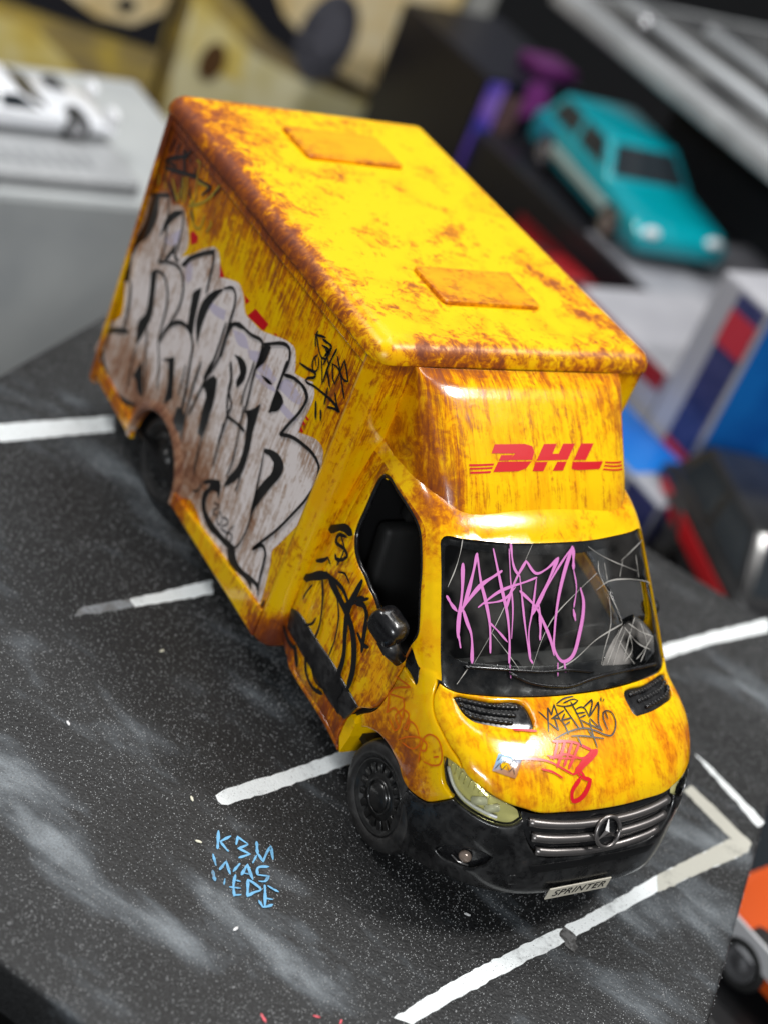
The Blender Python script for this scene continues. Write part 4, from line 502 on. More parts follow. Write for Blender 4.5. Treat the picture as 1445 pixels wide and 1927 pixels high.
# ------------------------------------------------------------------ the truck
SPOTS[:] = [
 # roof: right edge heavily rusted, scattered patches
 (-8.7, -2.2, 7.5, 0.9, 0.55), (-8.9, -0.5, 7.5, 0.6, 0.5), (-7.2, -1.9, 7.6, 0.8, 0.45), (-6.2, -0.8, 7.6, 0.6, 0.4), (-8.3, 0.3, 7.6, 0.6, 0.4),
 (-3.1, 2.0, 7.6, 0.8, 0.5), (-2.1, 2.5, 7.6, 0.8, 0.55), (-0.9, 2.7, 7.55, 0.8, 0.6), (-4.2, 1.0, 7.6, 0.6, 0.3), (-1.9, -1.4, 7.6, 0.5, 0.35), (-4.0, -1.6, 7.6, 0.7, 0.2),
 (0.0, -2.0, 7.4, 0.5, 1.1), (0.0, -1.2, 7.4, 0.45, 0.8), (0.0, -0.5, 7.4, 0.45, 0.8), (0.0, 0.4, 7.4, 0.45, 0.65), (0.0, 1.3, 7.4, 0.45, 0.65), (0.0, 2.1, 7.4, 0.45, 0.6), (0.0, 2.8, 7.3, 0.5, 0.9), (0, -2.9, 7.3, 0.35, 0.3),
 # box side
 (-8.9, -3.1, 6.8, 1.3, 1.0), (-7.6, -3.1, 6.6, 1.1, 0.75), (-6.2, -3.1, 6.8, 0.9, 0.5), (-4.6, -3.1, 6.6, 0.8, 0.3), (-2.4, -3.1, 6.7, 0.9, 0.3), (-0.6, -3.1, 6.4, 0.7, 0.8), (-0.4, -3.1, 5.4, 0.6, 0.7), (-9.0, -3.1, 4.5, 1.0, 0.7),
 (-9.0, -3.1, 1.2, 0.9, 0.9), (-6.4, -3.1, 1.6, 0.8, 0.9), (-4.4, -3.1, 2.0, 0.7, 1.0), (-4.3, -3.1, 1.1, 0.5, 0.7), (-0.1, -3.0, 1.1, 0.6, 1.1), (-0.2, -3.1, 0.9, 0.5, 0.6), (-2.2, -3.1, 1.4, 0.5, 0.3), (-2.6, -3.1, 2.6, 0.6, 0.4),
 (-5.6, -3.1, 2.3, 0.9, 0.7), (-3.8, -3.1, 2.6, 0.7, 0.5), (-3.4, -3.1, 1.9, 0.6, 0.6), (-1.6, -3.1, 2.4, 0.5, 0.5), (-8.0, -3.1, 2.2, 0.8, 0.6), (-7.3, -3.1, 1.6, 0.8, 0.6), (-1.0, -3.1, 3.2, 0.5, 0.3),
 # deflector
 (0.4, -2.2, 6.9, 0.7, 0.7), (0.9, -2.25, 6.4, 0.6, 0.75), (1.5, -2.1, 5.9, 0.6, 0.75), (0.6, -1.0, 7.0, 0.7, 0.35), (0.7, 0.4, 6.9, 0.8, 0.3), (0.5, 1.6, 7.0, 0.7, 0.3), (1.0, 2.2, 6.5, 0.6, 0.3), (1.8, 2.0, 5.7, 0.4, 0.5),
 # cab roof corner and pillars
 (2.0, -2.1, 5.6, 0.5, 0.6), (1.4, -2.35, 5.55, 0.4, 0.4), (2.3, -1.3, 5.5, 0.4, 0.35), (0.2, -2.4, 5.6, 0.5, 0.35),
 # door, sill and fender
 (0.2, -2.8, 1.2, 0.5, 0.7), (1.9, -2.8, 1.2, 0.7, 0.9), (2.5, -2.8, 1.0, 0.4, 0.8), (1.6, -2.7, 3.4, 0.6, 0.35), (2.4, -2.75, 2.9, 0.7, 0.4), (0.7, -2.6, 3.9, 0.5, 0.4),
 (3.3, -2.8, 2.0, 0.6, 0.9), (4.2, -2.8, 2.0, 0.45, 1.2), (4.7, -2.75, 2.05, 0.4, 1.1), (3.7, -2.75, 2.5, 0.5, 0.6), (4.3, -2.75, 2.4, 0.4, 0.6), (4.6, -2.7, 3.0, 0.4, 0.4),
 (4.5, -1.7, 3.5, 0.5, 0.2), (5.6, 0.3, 3.0, 0.4, 0.3), (6.0, 1.6, 2.75, 0.4, 0.4), (5.0, 1.6, 3.3, 0.5, 0.25), (2.25, 0.0, 5.5, 0.5, 0.3), (2.1, 1.7, 5.6, 0.5, 0.4), (1.9, -2.3, 5.4, 0.4, 0.3), (0.0, -3.0, 3.5, 0.6, 0.25), (0.0, -2.8, 2.4, 0.5, 0.3), (0.0, -2.9, 5.8, 0.5, 0.3),
 # hood
 (5.6, -1.2, 3.1, 0.9, 0.42), (5.3, -2.0, 3.1, 0.6, 0.40), (5.9, -0.4, 2.8, 0.6, 0.42), (4.9, -0.6, 3.45, 0.6, 0.25), (5.8, 1.0, 2.9, 0.5, 0.35), (5.2, 2.3, 2.9, 0.6, 0.7), (4.7, 0.9, 3.5, 0.6, 0.3)]
SPOTS += [(float(x), -3.10, 7.38, 0.36, float(a) * 0.78) for x, a in zip(np.linspace(-8.9, -0.5, 29), np.interp(np.linspace(-8.9, -0.5, 29), [-8.9, -8.0, -7.0, -5.5, -4.0, -2.8, -1.5, -0.5], [0.5, 0.35, 0.75, 0.95, 1.0, 0.8, 0.45, 0.3]) * rng.uniform(0.85, 1.15, 29))]
truck = empty('toy_truck')
tag(truck, 'rusty yellow toy box truck covered in graffiti, parked on the painted road board', 'toy truck')
# --- cargo box ------------------------------------------------------------
BX0, BX1, BW, BZ0, BZS = -9.08, 0.0, 3.1, 0.85, 7.22
def corner_wall(name, front):
    """front (or rear) wall of the box with its rounded upright corners, wrapping 0.35 on to both sides"""
    r = 0.3; pts = []
    def arc(cx, cy, a0, a1): return [(cx + r * math.cos(a), cy + r * math.sin(a)) for a in np.linspace(a0, a1, 9)]
    if front:
        pts = [(-0.36, -BW)] + arc(BX1 - r, -BW + r, -math.pi / 2, 0) + [(BX1, y) for y in np.linspace(-BW + r, BW - r, 30)[1:-1]] + arc(BX1 - r, BW - r, 0, math.pi / 2) + [(-0.36, BW)]
    else:
        pts = [(BX0 + 0.3, BW)] + arc(BX0 + r * 0.6, BW - r, math.pi / 2, math.pi) + [(BX0 - r * 0.4, y) for y in np.linspace(BW - r, -BW + r, 30)[1:-1]] + arc(BX0 + r * 0.6, -BW + r, math.pi, 1.5 * math.pi) + [(BX0 + 0.3, -BW)]
    zs = [BZ0 + 0.12, BZ0 + 0.04, BZ0] ; zs = [BZ0 + 0.0] + [BZ0 + 0.02, BZ0 + 0.06, BZ0 + 0.14] + list(np.linspace(BZ0 + 0.25, BZS, 46))
    V, F = [], []; n = len(pts)
    cx = sum(p[0] for p in pts) / n
    for k, z in enumerate(zs):
        ins = [0.10, 0.05, 0.015, 0][k] if k < 4 else 0
        for x, y in pts:
            d = math.hypot(x - (-0.6 if front else BX0 + 0.6), y); V.append((x - ins * (1 if front else -1) * (abs(x) < 0.3 or not front), y * (1 - ins / BW), z))
    for k in range(len(zs) - 1):
        for i in range(n - 1): F.append((k * n + i, k * n + i + 1, (k + 1) * n + i + 1, (k + 1) * n + i))
    # inner returns at both ends so the post edge has thickness
    for i, sg in ((0, -1), (n - 1, 1)):
        s = len(V)
        for k in range(len(zs)):
            x, y, z = V[k * n + i]; V.append((x, y - sg * 0.1, z))
        for k in range(len(zs) - 1): F.append((k * n + i, (k + 1) * n + i, s + k + 1, s + k))
    return mesh_obj(name, V, F, M['boxfront'], truck, True, rust_at(V))
cw = corner_wall('box_front_wall', True); corner_wall('box_rear_wall', False)
ARC = (-5.55, 0.97, 1.14)
def arch_pts(x0, z, n=26, r=ARC[2]):
    a0 = math.asin((z - ARC[1]) / r)
    return [(ARC[0] + r * math.cos(a), ARC[1] + r * math.sin(a)) for a in np.linspace(a0, math.pi - a0, n)]
def side_plate(name, poly, y, thick, m, spacing=0.22, edge=0.012, corner=None):
    P2 = []
    for i in range(len(poly)):
        a, b = np.array(poly[i]), np.array(poly[(i + 1) % len(poly)]); k = max(1, int(np.linalg.norm(b - a) / 0.25))
        P2 += [a + (b - a) * j / k for j in range(k)]
    res = []
    for sg in (-1, 1):
        em = lambda q: np.stack([q[:, 0], np.full(len(q), sg * y), q[:, 1]], 1); nm = lambda P: np.tile([0, sg, 0.0], (len(P), 1))
        V, F = sheet([np.array(P2)], spacing, thick, edge, em, nm)
        res.append(mesh_obj(name, V, F, m, truck, False, rust_at(V)))
    return res
z0 = BZ0 + 0.02
panel_poly = [(-8.95, 1.1), (-8.95, 7.1), (-0.3, 7.1), (-0.3, z0 + 0.1)] + [(-4.3, z0 + 0.1)] + arch_pts(0, 1.1) + [(-6.75, 1.1)]
sides = side_plate('side_panel', panel_poly, 3.05, 0.12, M['side'])
side_plate('top_rail', [(-8.8, 7.03), (-8.8, 7.215), (-0.36, 7.215), (-0.36, 7.03)], 3.098, 0.08, M['side'], 0.15, 0.02)
side_plate('side_skirt', [(-4.33, z0 + 0.02), (-4.36, 1.18), (-2.2, 1.36), (-0.36, 1.5), (-0.36, z0 + 0.02)], 3.13, 0.10, M['door'], 0.15, 0.035)
side_plate('rear_skirt', [(-8.8, 1.0), (-8.8, 1.35), (-6.9, 1.22), (-6.69, 1.1), (-6.62, z0)], 3.10, 0.10, M['door'], 0.15, 0.03)
for sg in (-1, 1):   # flared wheel-arch lip
    V, F = [], []; prof = [(1.12, 2.98), (1.12, 3.10), (1.14, 3.135), (1.18, 3.14), (1.26, 3.10), (1.36, 3.04)]; a0 = math.asin(-0.08 / 1.12); nn = 40
    for a in np.linspace(a0, math.pi - a0, nn):
        for r, y in prof: V.append((ARC[0] + r * math.cos(a), sg * y, ARC[1] + r * math.sin(a)))
    for i in range(nn - 1):
        for j in range(len(prof) - 1): k = len(prof); F.append((i * k + j, i * k + j + 1, (i + 1) * k + j + 1, (i + 1) * k + j))
    mesh_obj('wheel_arch_lip', V, F, M['silver'] if sg < 0 else M['side'], truck, True, rust_at(V) + 0.55)
box('box_floor', -8.9, -0.1, -2.95, 2.95, 0.98, 1.1, M['inner'], truck)
box('chassis', -8.6, 5.2, -1.7, 1.7, 0.55, 1.0, M['inner'], truck, 0.1)
# --- box roof -------------------------------------------------------------
def rrect(x0, x1, y0, y1, r, n=9):
    P = []
    for cx, cy, a in ((x1 - r, y1 - r, 0), (x0 + r, y1 - r, 90), (x0 + r, y0 + r, 180), (x1 - r, y0 + r, 270)):
        P += [(cx + r * math.cos(math.radians(a + t)), cy + r * math.sin(math.radians(a + t))) for t in np.linspace(0, 90, n)]
    return np.array(P)
def rd_dist(q, x0, x1, y0, y1, r):
    cx, cy = (x0 + x1) / 2, (y0 + y1) / 2
    d = np.abs(q - [cx, cy]) - [(x1 - x0) / 2 - r, (y1 - y0) / 2 - r]
    return r - (np.linalg.norm(np.maximum(d, 0), axis=1) + np.minimum(d.max(1), 0))
RX = (BX0 - 0.16, 0.035, -BW - 0.035, BW + 0.035)
rings = [rrect(RX[0] + d, RX[1] - d, RX[2] + d, RX[3] - d, max(0.34 - d, 0.03)) for d in (0, 0.012, 0.04, 0.08, 0.13, 0.19, 0.26, 0.34, 0.44)]
def dens(l, s=0.16):
    o = []
    for i in range(len(l)):
        a, b = l[i], l[(i + 1) % len(l)]; k = max(1, int(np.linalg.norm(b - a) / s)); o += [a + (b - a) * j / k for j in range(k)]
    return np.array(o)
loops = [dens(l) for l in rings]
def roof_z(q):
    d = np.clip(rd_dist(q, *RX, 0.34), 0, 0.44) / 0.44
    return 7.255 + 0.36 * np.sqrt(np.maximum(1 - (1 - d) ** 2.2, 0)) + 0.0 * q[:, 0]
V2 = []; E2 = []
for l in loops:
    s = len(V2); V2 += list(l); E2 += [(s + i, s + (i + 1) % len(l)) for i in range(len(l))]
gx, gy = np.arange(RX[0] + 0.6, RX[1] - 0.5, 0.14), np.arange(RX[2] + 0.6, RX[3] - 0.5, 0.14)
V2 += list(np.stack(np.meshgrid(gx, gy), -1).reshape(-1, 2))
res = delaunay_2d_cdt([Vector((float(a), float(b))) for a, b in V2], E2, [], 1, 1e-6)
vo = np.array([(v.x, v.y) for v in res[0]]); V = np.column_stack([vo, roof_z(vo)]).tolist(); F = [tuple(f) for f in res[2]]
F = [f if np.cross(vo[f[1]] - vo[f[0]], vo[f[2]] - vo[f[0]]) > 0 else f[::-1] for f in F]
mp = {}
for i, l in enumerate(res[3]):
    for k in l: mp[k] = i
n = len(loops[0]); prev = [mp[i] for i in range(n)]
for dz, ins in ((7.235, 0.004), (7.225, 0.03), (7.225, 0.25)):
    s = len(V); l = loops[0]; c = np.array([(RX[0] + RX[1]) / 2, 0]); d = l - c; d = d / np.linalg.norm(d, axis=1, keepdims=True)
    V += [(x, y, dz) for x, y in l - d * ins]; cur = list(range(s, s + n))
    F += [(prev[i], cur[i], cur[(i + 1) % n], prev[(i + 1) % n]) for i in range(n)]; prev = cur
roof = mesh_obj('box_roof', V, F, M['roof'], truck, True, rust_at(V))
for x0, x1, y0, y1 in ((-7.95, -6.68, -1.15, 1.12), (-2.62, -1.42, -1.02, 1.2)):
    P2 = dens(rrect(x0, x1, y0, y1, 0.1, 5), 0.15)
    em = lambda q: np.column_stack([q, np.full(len(q), 7.70)]); nm = lambda P: np.tile([0, 0, 1.0], (len(P), 1))
    V, F = sheet([P2], 0.15, 0.10, 0.035, em, nm)
    e_ = np.minimum(np.minimum(np.abs(V[:, 0] - x0), np.abs(V[:, 0] - x1)), np.minimum(np.abs(V[:, 1] - y0), np.abs(V[:, 1] - y1))); mesh_obj('roof_hatch', V, F, M['hatch'], roof, False, 0.55 * np.exp(-(e_ / 0.16) ** 2))
# --- wind deflector --------------------------------------------------------
zs = np.concatenate([np.linspace(5.45, 6.98, 28), np.linspace(7.0, 7.235, 14)]); us = np.sin(np.linspace(-1, 1, 61) * math.pi / 2)
us = np.sign(us) * np.abs(us) ** 0.8
V = []; F = []
for z in zs:
    for u in us: V.append((float(visor_x(2.32 * u, z)) - 0.015, 2.32 * u, z))
k = len(us)
for i in range(len(zs) - 1):
    for j in range(k - 1): F.append((i * k + j, i * k + j + 1, (i + 1) * k + j + 1, (i + 1) * k + j))
visor = mesh_obj('wind_deflector', V, F, M['visor'], truck, True, rust_at(V))
def vis_snap(P):
    P = np.array(P, float); P[:, 0] = visor_x(P[:, 1], P[:, 2]) - 0.015; return P
def vis_norm(P):
    e = 5e-3; y, z = P[:, 1], P[:, 2]
    n = np.stack([np.ones(len(P)), -(visor_x(y + e, z) - visor_x(y - e, z)) / (2 * e), -(visor_x(y, z + e) - visor_x(y, z - e)) / (2 * e)], 1)
    return n / np.linalg.norm(n, axis=1, keepdims=True)
LV, LF = [], []
for poly in D['logo']:
    q = dens(np.array(poly), 0.06); vo, f, _, _ = fill([q], 0.09); P = vis_snap(np.column_stack([np.zeros(len(vo)), vo])); P = P + vis_norm(P) * 0.008
    s = len(LV); LV += list(P); LF += [tuple(s + i for i in t) for t in f]
mesh_obj('courier_logo', LV, LF, M['red'], visor, False)
# --- cab skin panels -------------------------------------------------------
door, doorL = cab_panel('door', D['door'], M['door'], truck, holes=[D['door_window']], both=True, thick=0.12)
fen, fenL = cab_panel('fender', D['fender'], M['fender'], truck, both=True)
hood_o = symm(D['hood'])
vent3 = D['vent']; ventL = [[p[0], -p[1], p[2]] for p in vent3]
hood = cab_panel('hood', hood_o, M['hood'], truck, holes=[vent3, ventL])
ws = symm(D['windshield'])
# cab shell: pillars, header and roof under the deflector
gro = [p for p in D['door'][:14]]
def skin(x, y, z): return cab_snap(np.array([[x, y, z]]))[0].tolist()
roof_in = [skin(1.75, 0, 6.2), skin(1.7, -1.0, 6.2), skin(1.5, -1.8, 6.2), skin(0.9, -2.05, 6.2), skin(-0.12, -2.1, 6.1)]
outer = roof_in[1:] + [skin(-0.12, -2.42, 5.5)] + [[p[0], p[1], p[2]] for p in gro] + [[3.2, -2.69, 3.7]] + D['fender'][0:3] + [[3.85, -2.57, 3.66]]
wsh = D['windshield']; k9 = wsh.index([9, 9, 9])
left_edge = [wsh[-3], wsh[-2], wsh[-1], wsh[0], wsh[1], wsh[2], wsh[3]] + [p for p in wsh[4:k9] if p[1] < -0.1]
half = outer + left_edge
mir = [[p[0], -p[1], p[2]] for p in half][::-1]
half = [list(p) for p in half]
POLE = 'y'
cab_panel('cab_shell', half + [[p[0], -p[1], p[2]] for p in half[::-1]], M['cab'], truck, corner=60)
POLE = 'z'
# rear cab pillar strip between door and box
rear = [[0.02, -2.43, 5.5]] + [D['door'][0]] + D['door'][:-9:-1][0:8]
strip = [skin(-0.08, -2.43, 5.5)] + [D['door'][0]] + D['door'][::-1][0:7] + [skin(0.5, -2.8, 1.35), skin(0.72, -2.78, 0.95), skin(0.45, -2.8, 0.95), skin(0.2, -2.8, 1.06), skin(-0.08, -2.8, 1.3), skin(-0.08, -2.8, 2.2), skin(-0.08, -2.75, 3.2), skin(-0.08, -2.6, 4.2), skin(-0.08, -2.5, 5.0)]
cab_panel('rear_pillar', strip, M['door'], truck, both=True)
sill = [skin(0.40, -2.8, 0.98), skin(0.77, -2.77, 0.945), skin(1.36, -2.77, 0.945), skin(1.94, -2.77, 0.95), skin(2.55, -2.76, 0.845), skin(2.60, -2.76, 0.76), skin(1.94, -2.77, 0.84), skin(1.36, -2.77, 0.84), skin(0.77, -2.77, 0.84), skin(0.5, -2.77, 0.88)]
cab_panel('sill', sill, M['door'], truck, both=True, spacing=None, edge=0.02)
# front end of the sill seen inside the wheel arch: short return behind the wheel
for sg in (-1, 1):
    pts = np.array([[2.50, 1.0], [2.49, 1.23], [2.50, 1.45], [2.55, 1.6], [2.74, 1.55], [2.74, 1.25], [2.66, 0.78]])
    V = [(x, sg * 2.74, z) for x, z in pts] + [(x + 0.02, sg * 2.2, z) for x, z in pts]; m_ = len(pts)
    F = [tuple(range(m_)), tuple(range(m_, 2 * m_))[::-1]] + [(i, (i + 1) % m_, m_ + (i + 1) % m_, m_ + i) for i in range(m_)]
    bm = bmesh.new(); vv = [bm.verts.new(v) for v in V]
    for f in F: bm.faces.new([vv[i] for i in f])
    bm_obj('wheel_arch_return', bm, M['cab'], truck)
seam = cab_snap(np.array([[0.0, -2.30, 5.75], [0.6, -2.36, 5.62], [0.6, -2.47, 5.3], [0.0, -2.5, 5.2]])).tolist()
cab_panel('pillar_seam', seam, M['cab'], truck, both=True, depth=0.03, thick=0.03, edge=0.005, corner=30)
# windscreen: black border printed on the glass, broken pane, dash
inner_ws = [[p[0], p[1], p[2]] for p in ws]
c0 = np.mean(np.array(ws), 0)
wsa = np.array(ws); 
def inset_ws(side_, top_, bot_):
    out = []
    for x, y, z in ws:
        f = (z - 3.6) / (5.37 - 3.6)
        ny = y * (1 - side_ / 2.4); nz = 3.6 + bot_ + f * (5.37 - 3.6 - bot_ - top_)
        P = cab_snap(np.array([[x, y, z]]))[0]; out.append([x + (z - nz) * 1.06, ny, nz])
    return cab_snap(np.array(out)).tolist()
cab_panel('windscreen_border', ws, M['black'], truck, holes=[inset_ws(0.17, 0.16, 0.34)], depth=0.055, thick=0.03, edge=0.01, rust=False)
wsg = cab_panel('windscreen', ws, M['glass'], truck, holes=[D['hole']], depth=0.035, thick=0.006, edge=0.002, spacing=0.06, rust=False, corner=40)
cab_marks('cracks', D['cracks'], M['crack'], wsg, 0.0062, -0.024, 0.5)
cab_panel('shattered_glass', D['shatter'], M['frost'], wsg, depth=0.030, thick=0.004, edge=0.002, rust=False, corner=30)
cab_marks('pink_scrawl', D['pink'], M['pink'], wsg, 0.0085, -0.018, 0.3)
def smooth_tube(name, pts, r, m, parent, off, n=8):
    P = cab_snap(catmull(pts, 0.12, False, 80)); P = P + cab_normal(P) * off
    return tube(name, P.tolist(), r, m, parent, n)
smooth_tube('wiper', D['wiper'], 0.028, M['black'], wsg, 0.0)
smooth_tube('wiper', D['wiper2'], 0.03, M['black'], wsg, 0.0)
# hood vents: dark tray with fine ribs
def vent(outline, sg):
    tray = cab_panel('vent', outline, M['black'], hood, depth=0.05, thick=0.04, edge=0.01, rust=False)
    P = np.array(outline); ex = np.array([P[:, 1].min(), P[:, 1].max()])
    lo, hi = to_ang(P).min(0), to_ang(P).max(0); A = to_ang(catmull(outline, 0.07, True, 50))
    for row in range(3):
        f = (row + 0.75) / 3.6
        # ribs follow the rear edge of the vent
        V, F = [], []
        y0_, y1_ = (-2.42, -1.0)
        top = np.array([vent3[i] for i in (1, 2, 3, 4)]); bot = np.array([vent3[i] for i in (12, 11, 10, 9)])
        seg = catmull(top + (bot - top) * (0.18 + 0.3 * row), 0.045)
        if sg > 0: seg = seg * [1, -1, 1]
        S = cab_snap(seg); N = cab_normal(S)
        bm = tube_bm((S - N * 0.03).tolist(), 0.035, 6)
        o = bm_obj('vent_rib', bm, M['black'], hood, True)
        bm = bmesh.new()
        for i in range(1, len(S) - 1, 2):
            c = S[i] - N[i] * 0.005; mtx = Matrix.Translation(c) @ Matrix.Diagonal((0.05, 0.02, 0.03, 1))
            bmesh.ops.create_icosphere(bm, subdivisions=1, radius=1, matrix=mtx)
        bm_obj('vent_grip', bm, M['rim'], hood)['kind'] = 'stuff'
vent(vent3, -1); vent(ventL, 1)
# bumper -------------------------------------------------------------------
low = [[4.55, -2.78, 0.74], [5.08, -2.64, 0.72], [5.45, -2.53, 0.83], [6.02, -2.18, 1.0], [6.4, -1.5, 1.08], [6.55, -0.8, 1.1], [6.6, -0.15, 1.1]]
low = cab_snap(np.array(low)).tolist()
top = [p for p in D['bumper_top']]
fogm = [[p[0], -p[1], p[2]] for p in D['fog']]
bump_half = top + [[9, 9, 9]] + low[::-1] + [[4.5, -2.79, 1.3]]
bumper = cab_panel('bumper', symm(bump_half), M['bumper'], truck, holes=[D['fog'], fogm], rust=False, thick=0.2, edge=0.035)
for sg in (1, -1):
    fo = [[p[0], sg * p[1], p[2]] for p in D['fog']]
    cab_panel('fog_recess', fo, M['black'], bumper, depth=0.10, thick=0.03, edge=0.005, rust=False)
    c = np.array(D['foglamp'][0]) * [1, sg, 1]; nrm = cab_normal(c[None])[0]
    bm = bmesh.new(); q = Vector(nrm).to_track_quat('Z', 'Y').to_matrix().to_4x4()
    bmesh.ops.create_uvsphere(bm, u_segments=20, v_segments=12, radius=1, matrix=Matrix.Translation(c - nrm * 0.07) @ q @ Matrix.Diagonal((0.115, 0.115, 0.075, 1)))
    bm_obj('fog_lamp', bm, mat('fog_lamp_glass', (0.34, 0.26, 0.21), 0.2, 0.3, 0.6), bumper, True)
    a = np.array(D['fog'][7]) * [1, sg, 1]; 
    P = cab_snap(np.array([c + [-0.17, -0.13 * sg, -0.1], c + [-0.04, -0.05 * sg, -0.16], c + [0.12, 0.05 * sg, -0.13]])); N = cab_normal(P)
    tube('fog_trim', (P - N * 0.05).tolist(), 0.022, M['chrome'], bumper)
cab_panel('intake', symm(D['intake'][:5] + [[9, 9, 9]] + D['intake'][5:]), M['inner'], bumper, depth=-0.006, thick=0.01, edge=0.002, rust=False)
cab_panel('tow_cover', D['tow'], M['bumper'], bumper, depth=-0.012, thick=0.02, edge=0.008, rust=False, spacing=None)
# licence plate, hung at the bumper's lower edge
pl = np.array(D['plate'])
cx, cz = 6.655, 1.21
plate = box('licence_plate', cx, cx + 0.03, -0.88, 0.50, cz - 0.17, cz + 0.09, M['plate'], truck, 0.012)
cu = bpy.data.curves.new('plate_text', 'FONT'); cu.body = 'SPRINTER'; cu.size = 0.205; cu.align_x = 'CENTER'; cu.align_y = 'CENTER'; cu.extrude = 0.004; cu.shear = 0.25; cu.space_character = 1.08
to = bpy.data.objects.new('plate_text', cu); link(to)
to.matrix_world = Matrix.Translation((cx + 0.033, -0.19, cz - 0.04)) @ Matrix(((0, 0, 1), (1, 0, 0), (0, 1, 0))).to_4x4() @ Matrix.Diagonal((1.25, 1, 1, 1))
bpy.context.view_layer.update()
dg = bpy.context.evaluated_depsgraph_get(); me = bpy.data.meshes.new_from_object(to.evaluated_get(dg)); me.transform(to.matrix_world)
bpy.data.objects.remove(to); lt = bpy.data.objects.new('plate_lettering', me); me.materials.clear(); me.materials.append(M['ink']); link(lt, plate)
# grille ---------------------------------------------------------------------
grille = cab_panel('grille', symm(D['grille']), M['black'], truck, depth=0.09, thick=0.05, edge=0.01, rust=False)
for k in range(3):
    h = [p for p in D['bar%d' % k] if p[1] < -0.05]; pts = h + [[p[0], -p[1], p[2]] for p in h[::-1]]
    P = cab_snap(catmull(pts, 0.1, False, 100)); N = cab_normal(P); V, F = [], []; up = np.array([0, 0, 1.0])
    prof = [(-0.085, -0.07), (-0.07, -0.015), (-0.02, 0.012), (0.03, 0.0), (0.07, -0.05), (0.06, -0.09)]
    for p, n_ in zip(P, N):
        u = up - n_ * (up @ n_); u /= np.linalg.norm(u)
        for a, b in prof: V.append(p + u * a + n_ * b)
    m_ = len(prof)
    for i in range(len(P) - 1):
        for j in range(m_): F.append((i * m_ + j, (i + 1) * m_ + j, (i + 1) * m_ + (j + 1) % m_, i * m_ + (j + 1) % m_))
    F += [tuple(range(m_)), tuple(range((len(P) - 1) * m_, len(P) * m_))[::-1]]
    mesh_obj('grille_bar', V, F, M['dullchrome'], grille, True)
sc_ = cab_snap(np.array([[6.6, 0.0, 2.28]]))[0]; sn = cab_normal(sc_[None])[0]
E_ = empty('star_emblem', (0, 0, 0), grille)
q = Vector(sn).to_track_quat('Z', 'Y').to_matrix().to_4x4(); BM = Matrix.Translation(sc_ + sn * 0.03) @ q
bm = bmesh.new(); tp = [BM @ Vector((0.265 * math.cos(a), 0.265 * math.sin(a), 0.02)) for a in np.linspace(0, 2 * math.pi, 37)]
bpy.data.objects.remove(E_)
star = bm_obj('star_emblem', tube_bm(tp, 0.036, 8), M['dullchrome'], grille, True)
up_l = (q.inverted() @ Vector((0, 0, 1))); ang0 = math.atan2(up_l.y, up_l.x)
bm = bmesh.new()
lathe_v = [bm.verts.new(BM @ Vector((0.25 * math.cos(a), 0.25 * math.sin(a), -0.025))) for a in np.linspace(0, 2 * math.pi, 25)[:-1]]
bm.faces.new(lathe_v); bm_obj('emblem_backing', bm, M['black'], grille)
bm = bmesh.new(); cvt = bm.verts.new(BM @ Vector((0, 0, 0.05)))
ring = []
for i in range(6):
    a = ang0 + i * math.pi / 3; r = 0.255 if i % 2 == 0 else 0.055
    ring.append(bm.verts.new(BM @ Vector((r * math.cos(a), r * math.sin(a), 0.012 if i % 2 == 0 else 0.0))))
for i in range(6): bm.faces.new((cvt, ring[i], ring[(i + 1) % 6]))
bm_obj('emblem_points', bm, M['chrome'], grille)
# headlights -------------------------------------------------------------------
M['lampclear'] = mat('lamp_block_clear', (0.72, 0.72, 0.60), 0.12)
M['reflector'] = mat('headlight_reflector', (0.80, 0.76, 0.36), 0.15, 0.3)
for sg in (1, -1):
    hl = [[p[0], sg * p[1], p[2]] for p in D['headlight']]
    h = cab_panel('headlight', hl, M['reflector'], truck, depth=0.11, thick=0.06, edge=0.01, rust=False)
    cab_panel('headlight_lens', hl, M['lens'], h, depth=0.006, thick=0.02, edge=0.012, rust=False)
    # lamp bowls and the light-guide bow
    # clear lamp blocks behind the lens
    for t_, r in ((0.34, 0.16), (0.58, 0.15)):
        a, b = np.array(hl[12]), np.array(hl[9]); a2, b2 = np.array(hl[2]), np.array(hl[7]); c = cab_snap(((a * (1 - t_) + b * t_) * 0.55 + (a2 * (1 - t_) + b2 * t_) * 0.45)[None])[0]; nrm = cab_normal(c[None])[0]
        bm = bmesh.new(); qq = Vector(nrm).to_track_quat('Z', 'Y').to_matrix().to_4x4()
        bmesh.ops.create_cube(bm, size=1, matrix=Matrix.Translation(c - nrm * 0.085) @ qq @ Matrix.Rotation(0.5, 4, 'Z') @ Matrix.Diagonal((r * 1.7, r * 0.9, 0.07, 1)))
        bmesh.ops.bevel(bm, geom=bm.edges[:], offset=0.02, segments=2, affect='EDGES')
        bm_obj('lamp_block', bm, M['lampclear'], h, True)
    P = cab_snap(catmull([hl[14], hl[13], hl[12], hl[11], hl[10]], 0.08)); N = cab_normal(P); up = np.array([0, 0, 1.0])
    tube('light_guide', (P - N * 0.06 + up * 0.1).tolist(), 0.03, M['white'], h)
    for i in range(9):
        t_ = i / 8; c = np.array(hl[1]) * (1 - t_) + np.array(hl[5]) * t_; c = cab_snap(c[None])[0]; nrm = cab_normal(c[None])[0]
        tube('reflector_flute', [(c - nrm * 0.07).tolist(), (c - nrm * 0.085 + up * -0.17).tolist()], 0.014, M['reflector'], h, 5)
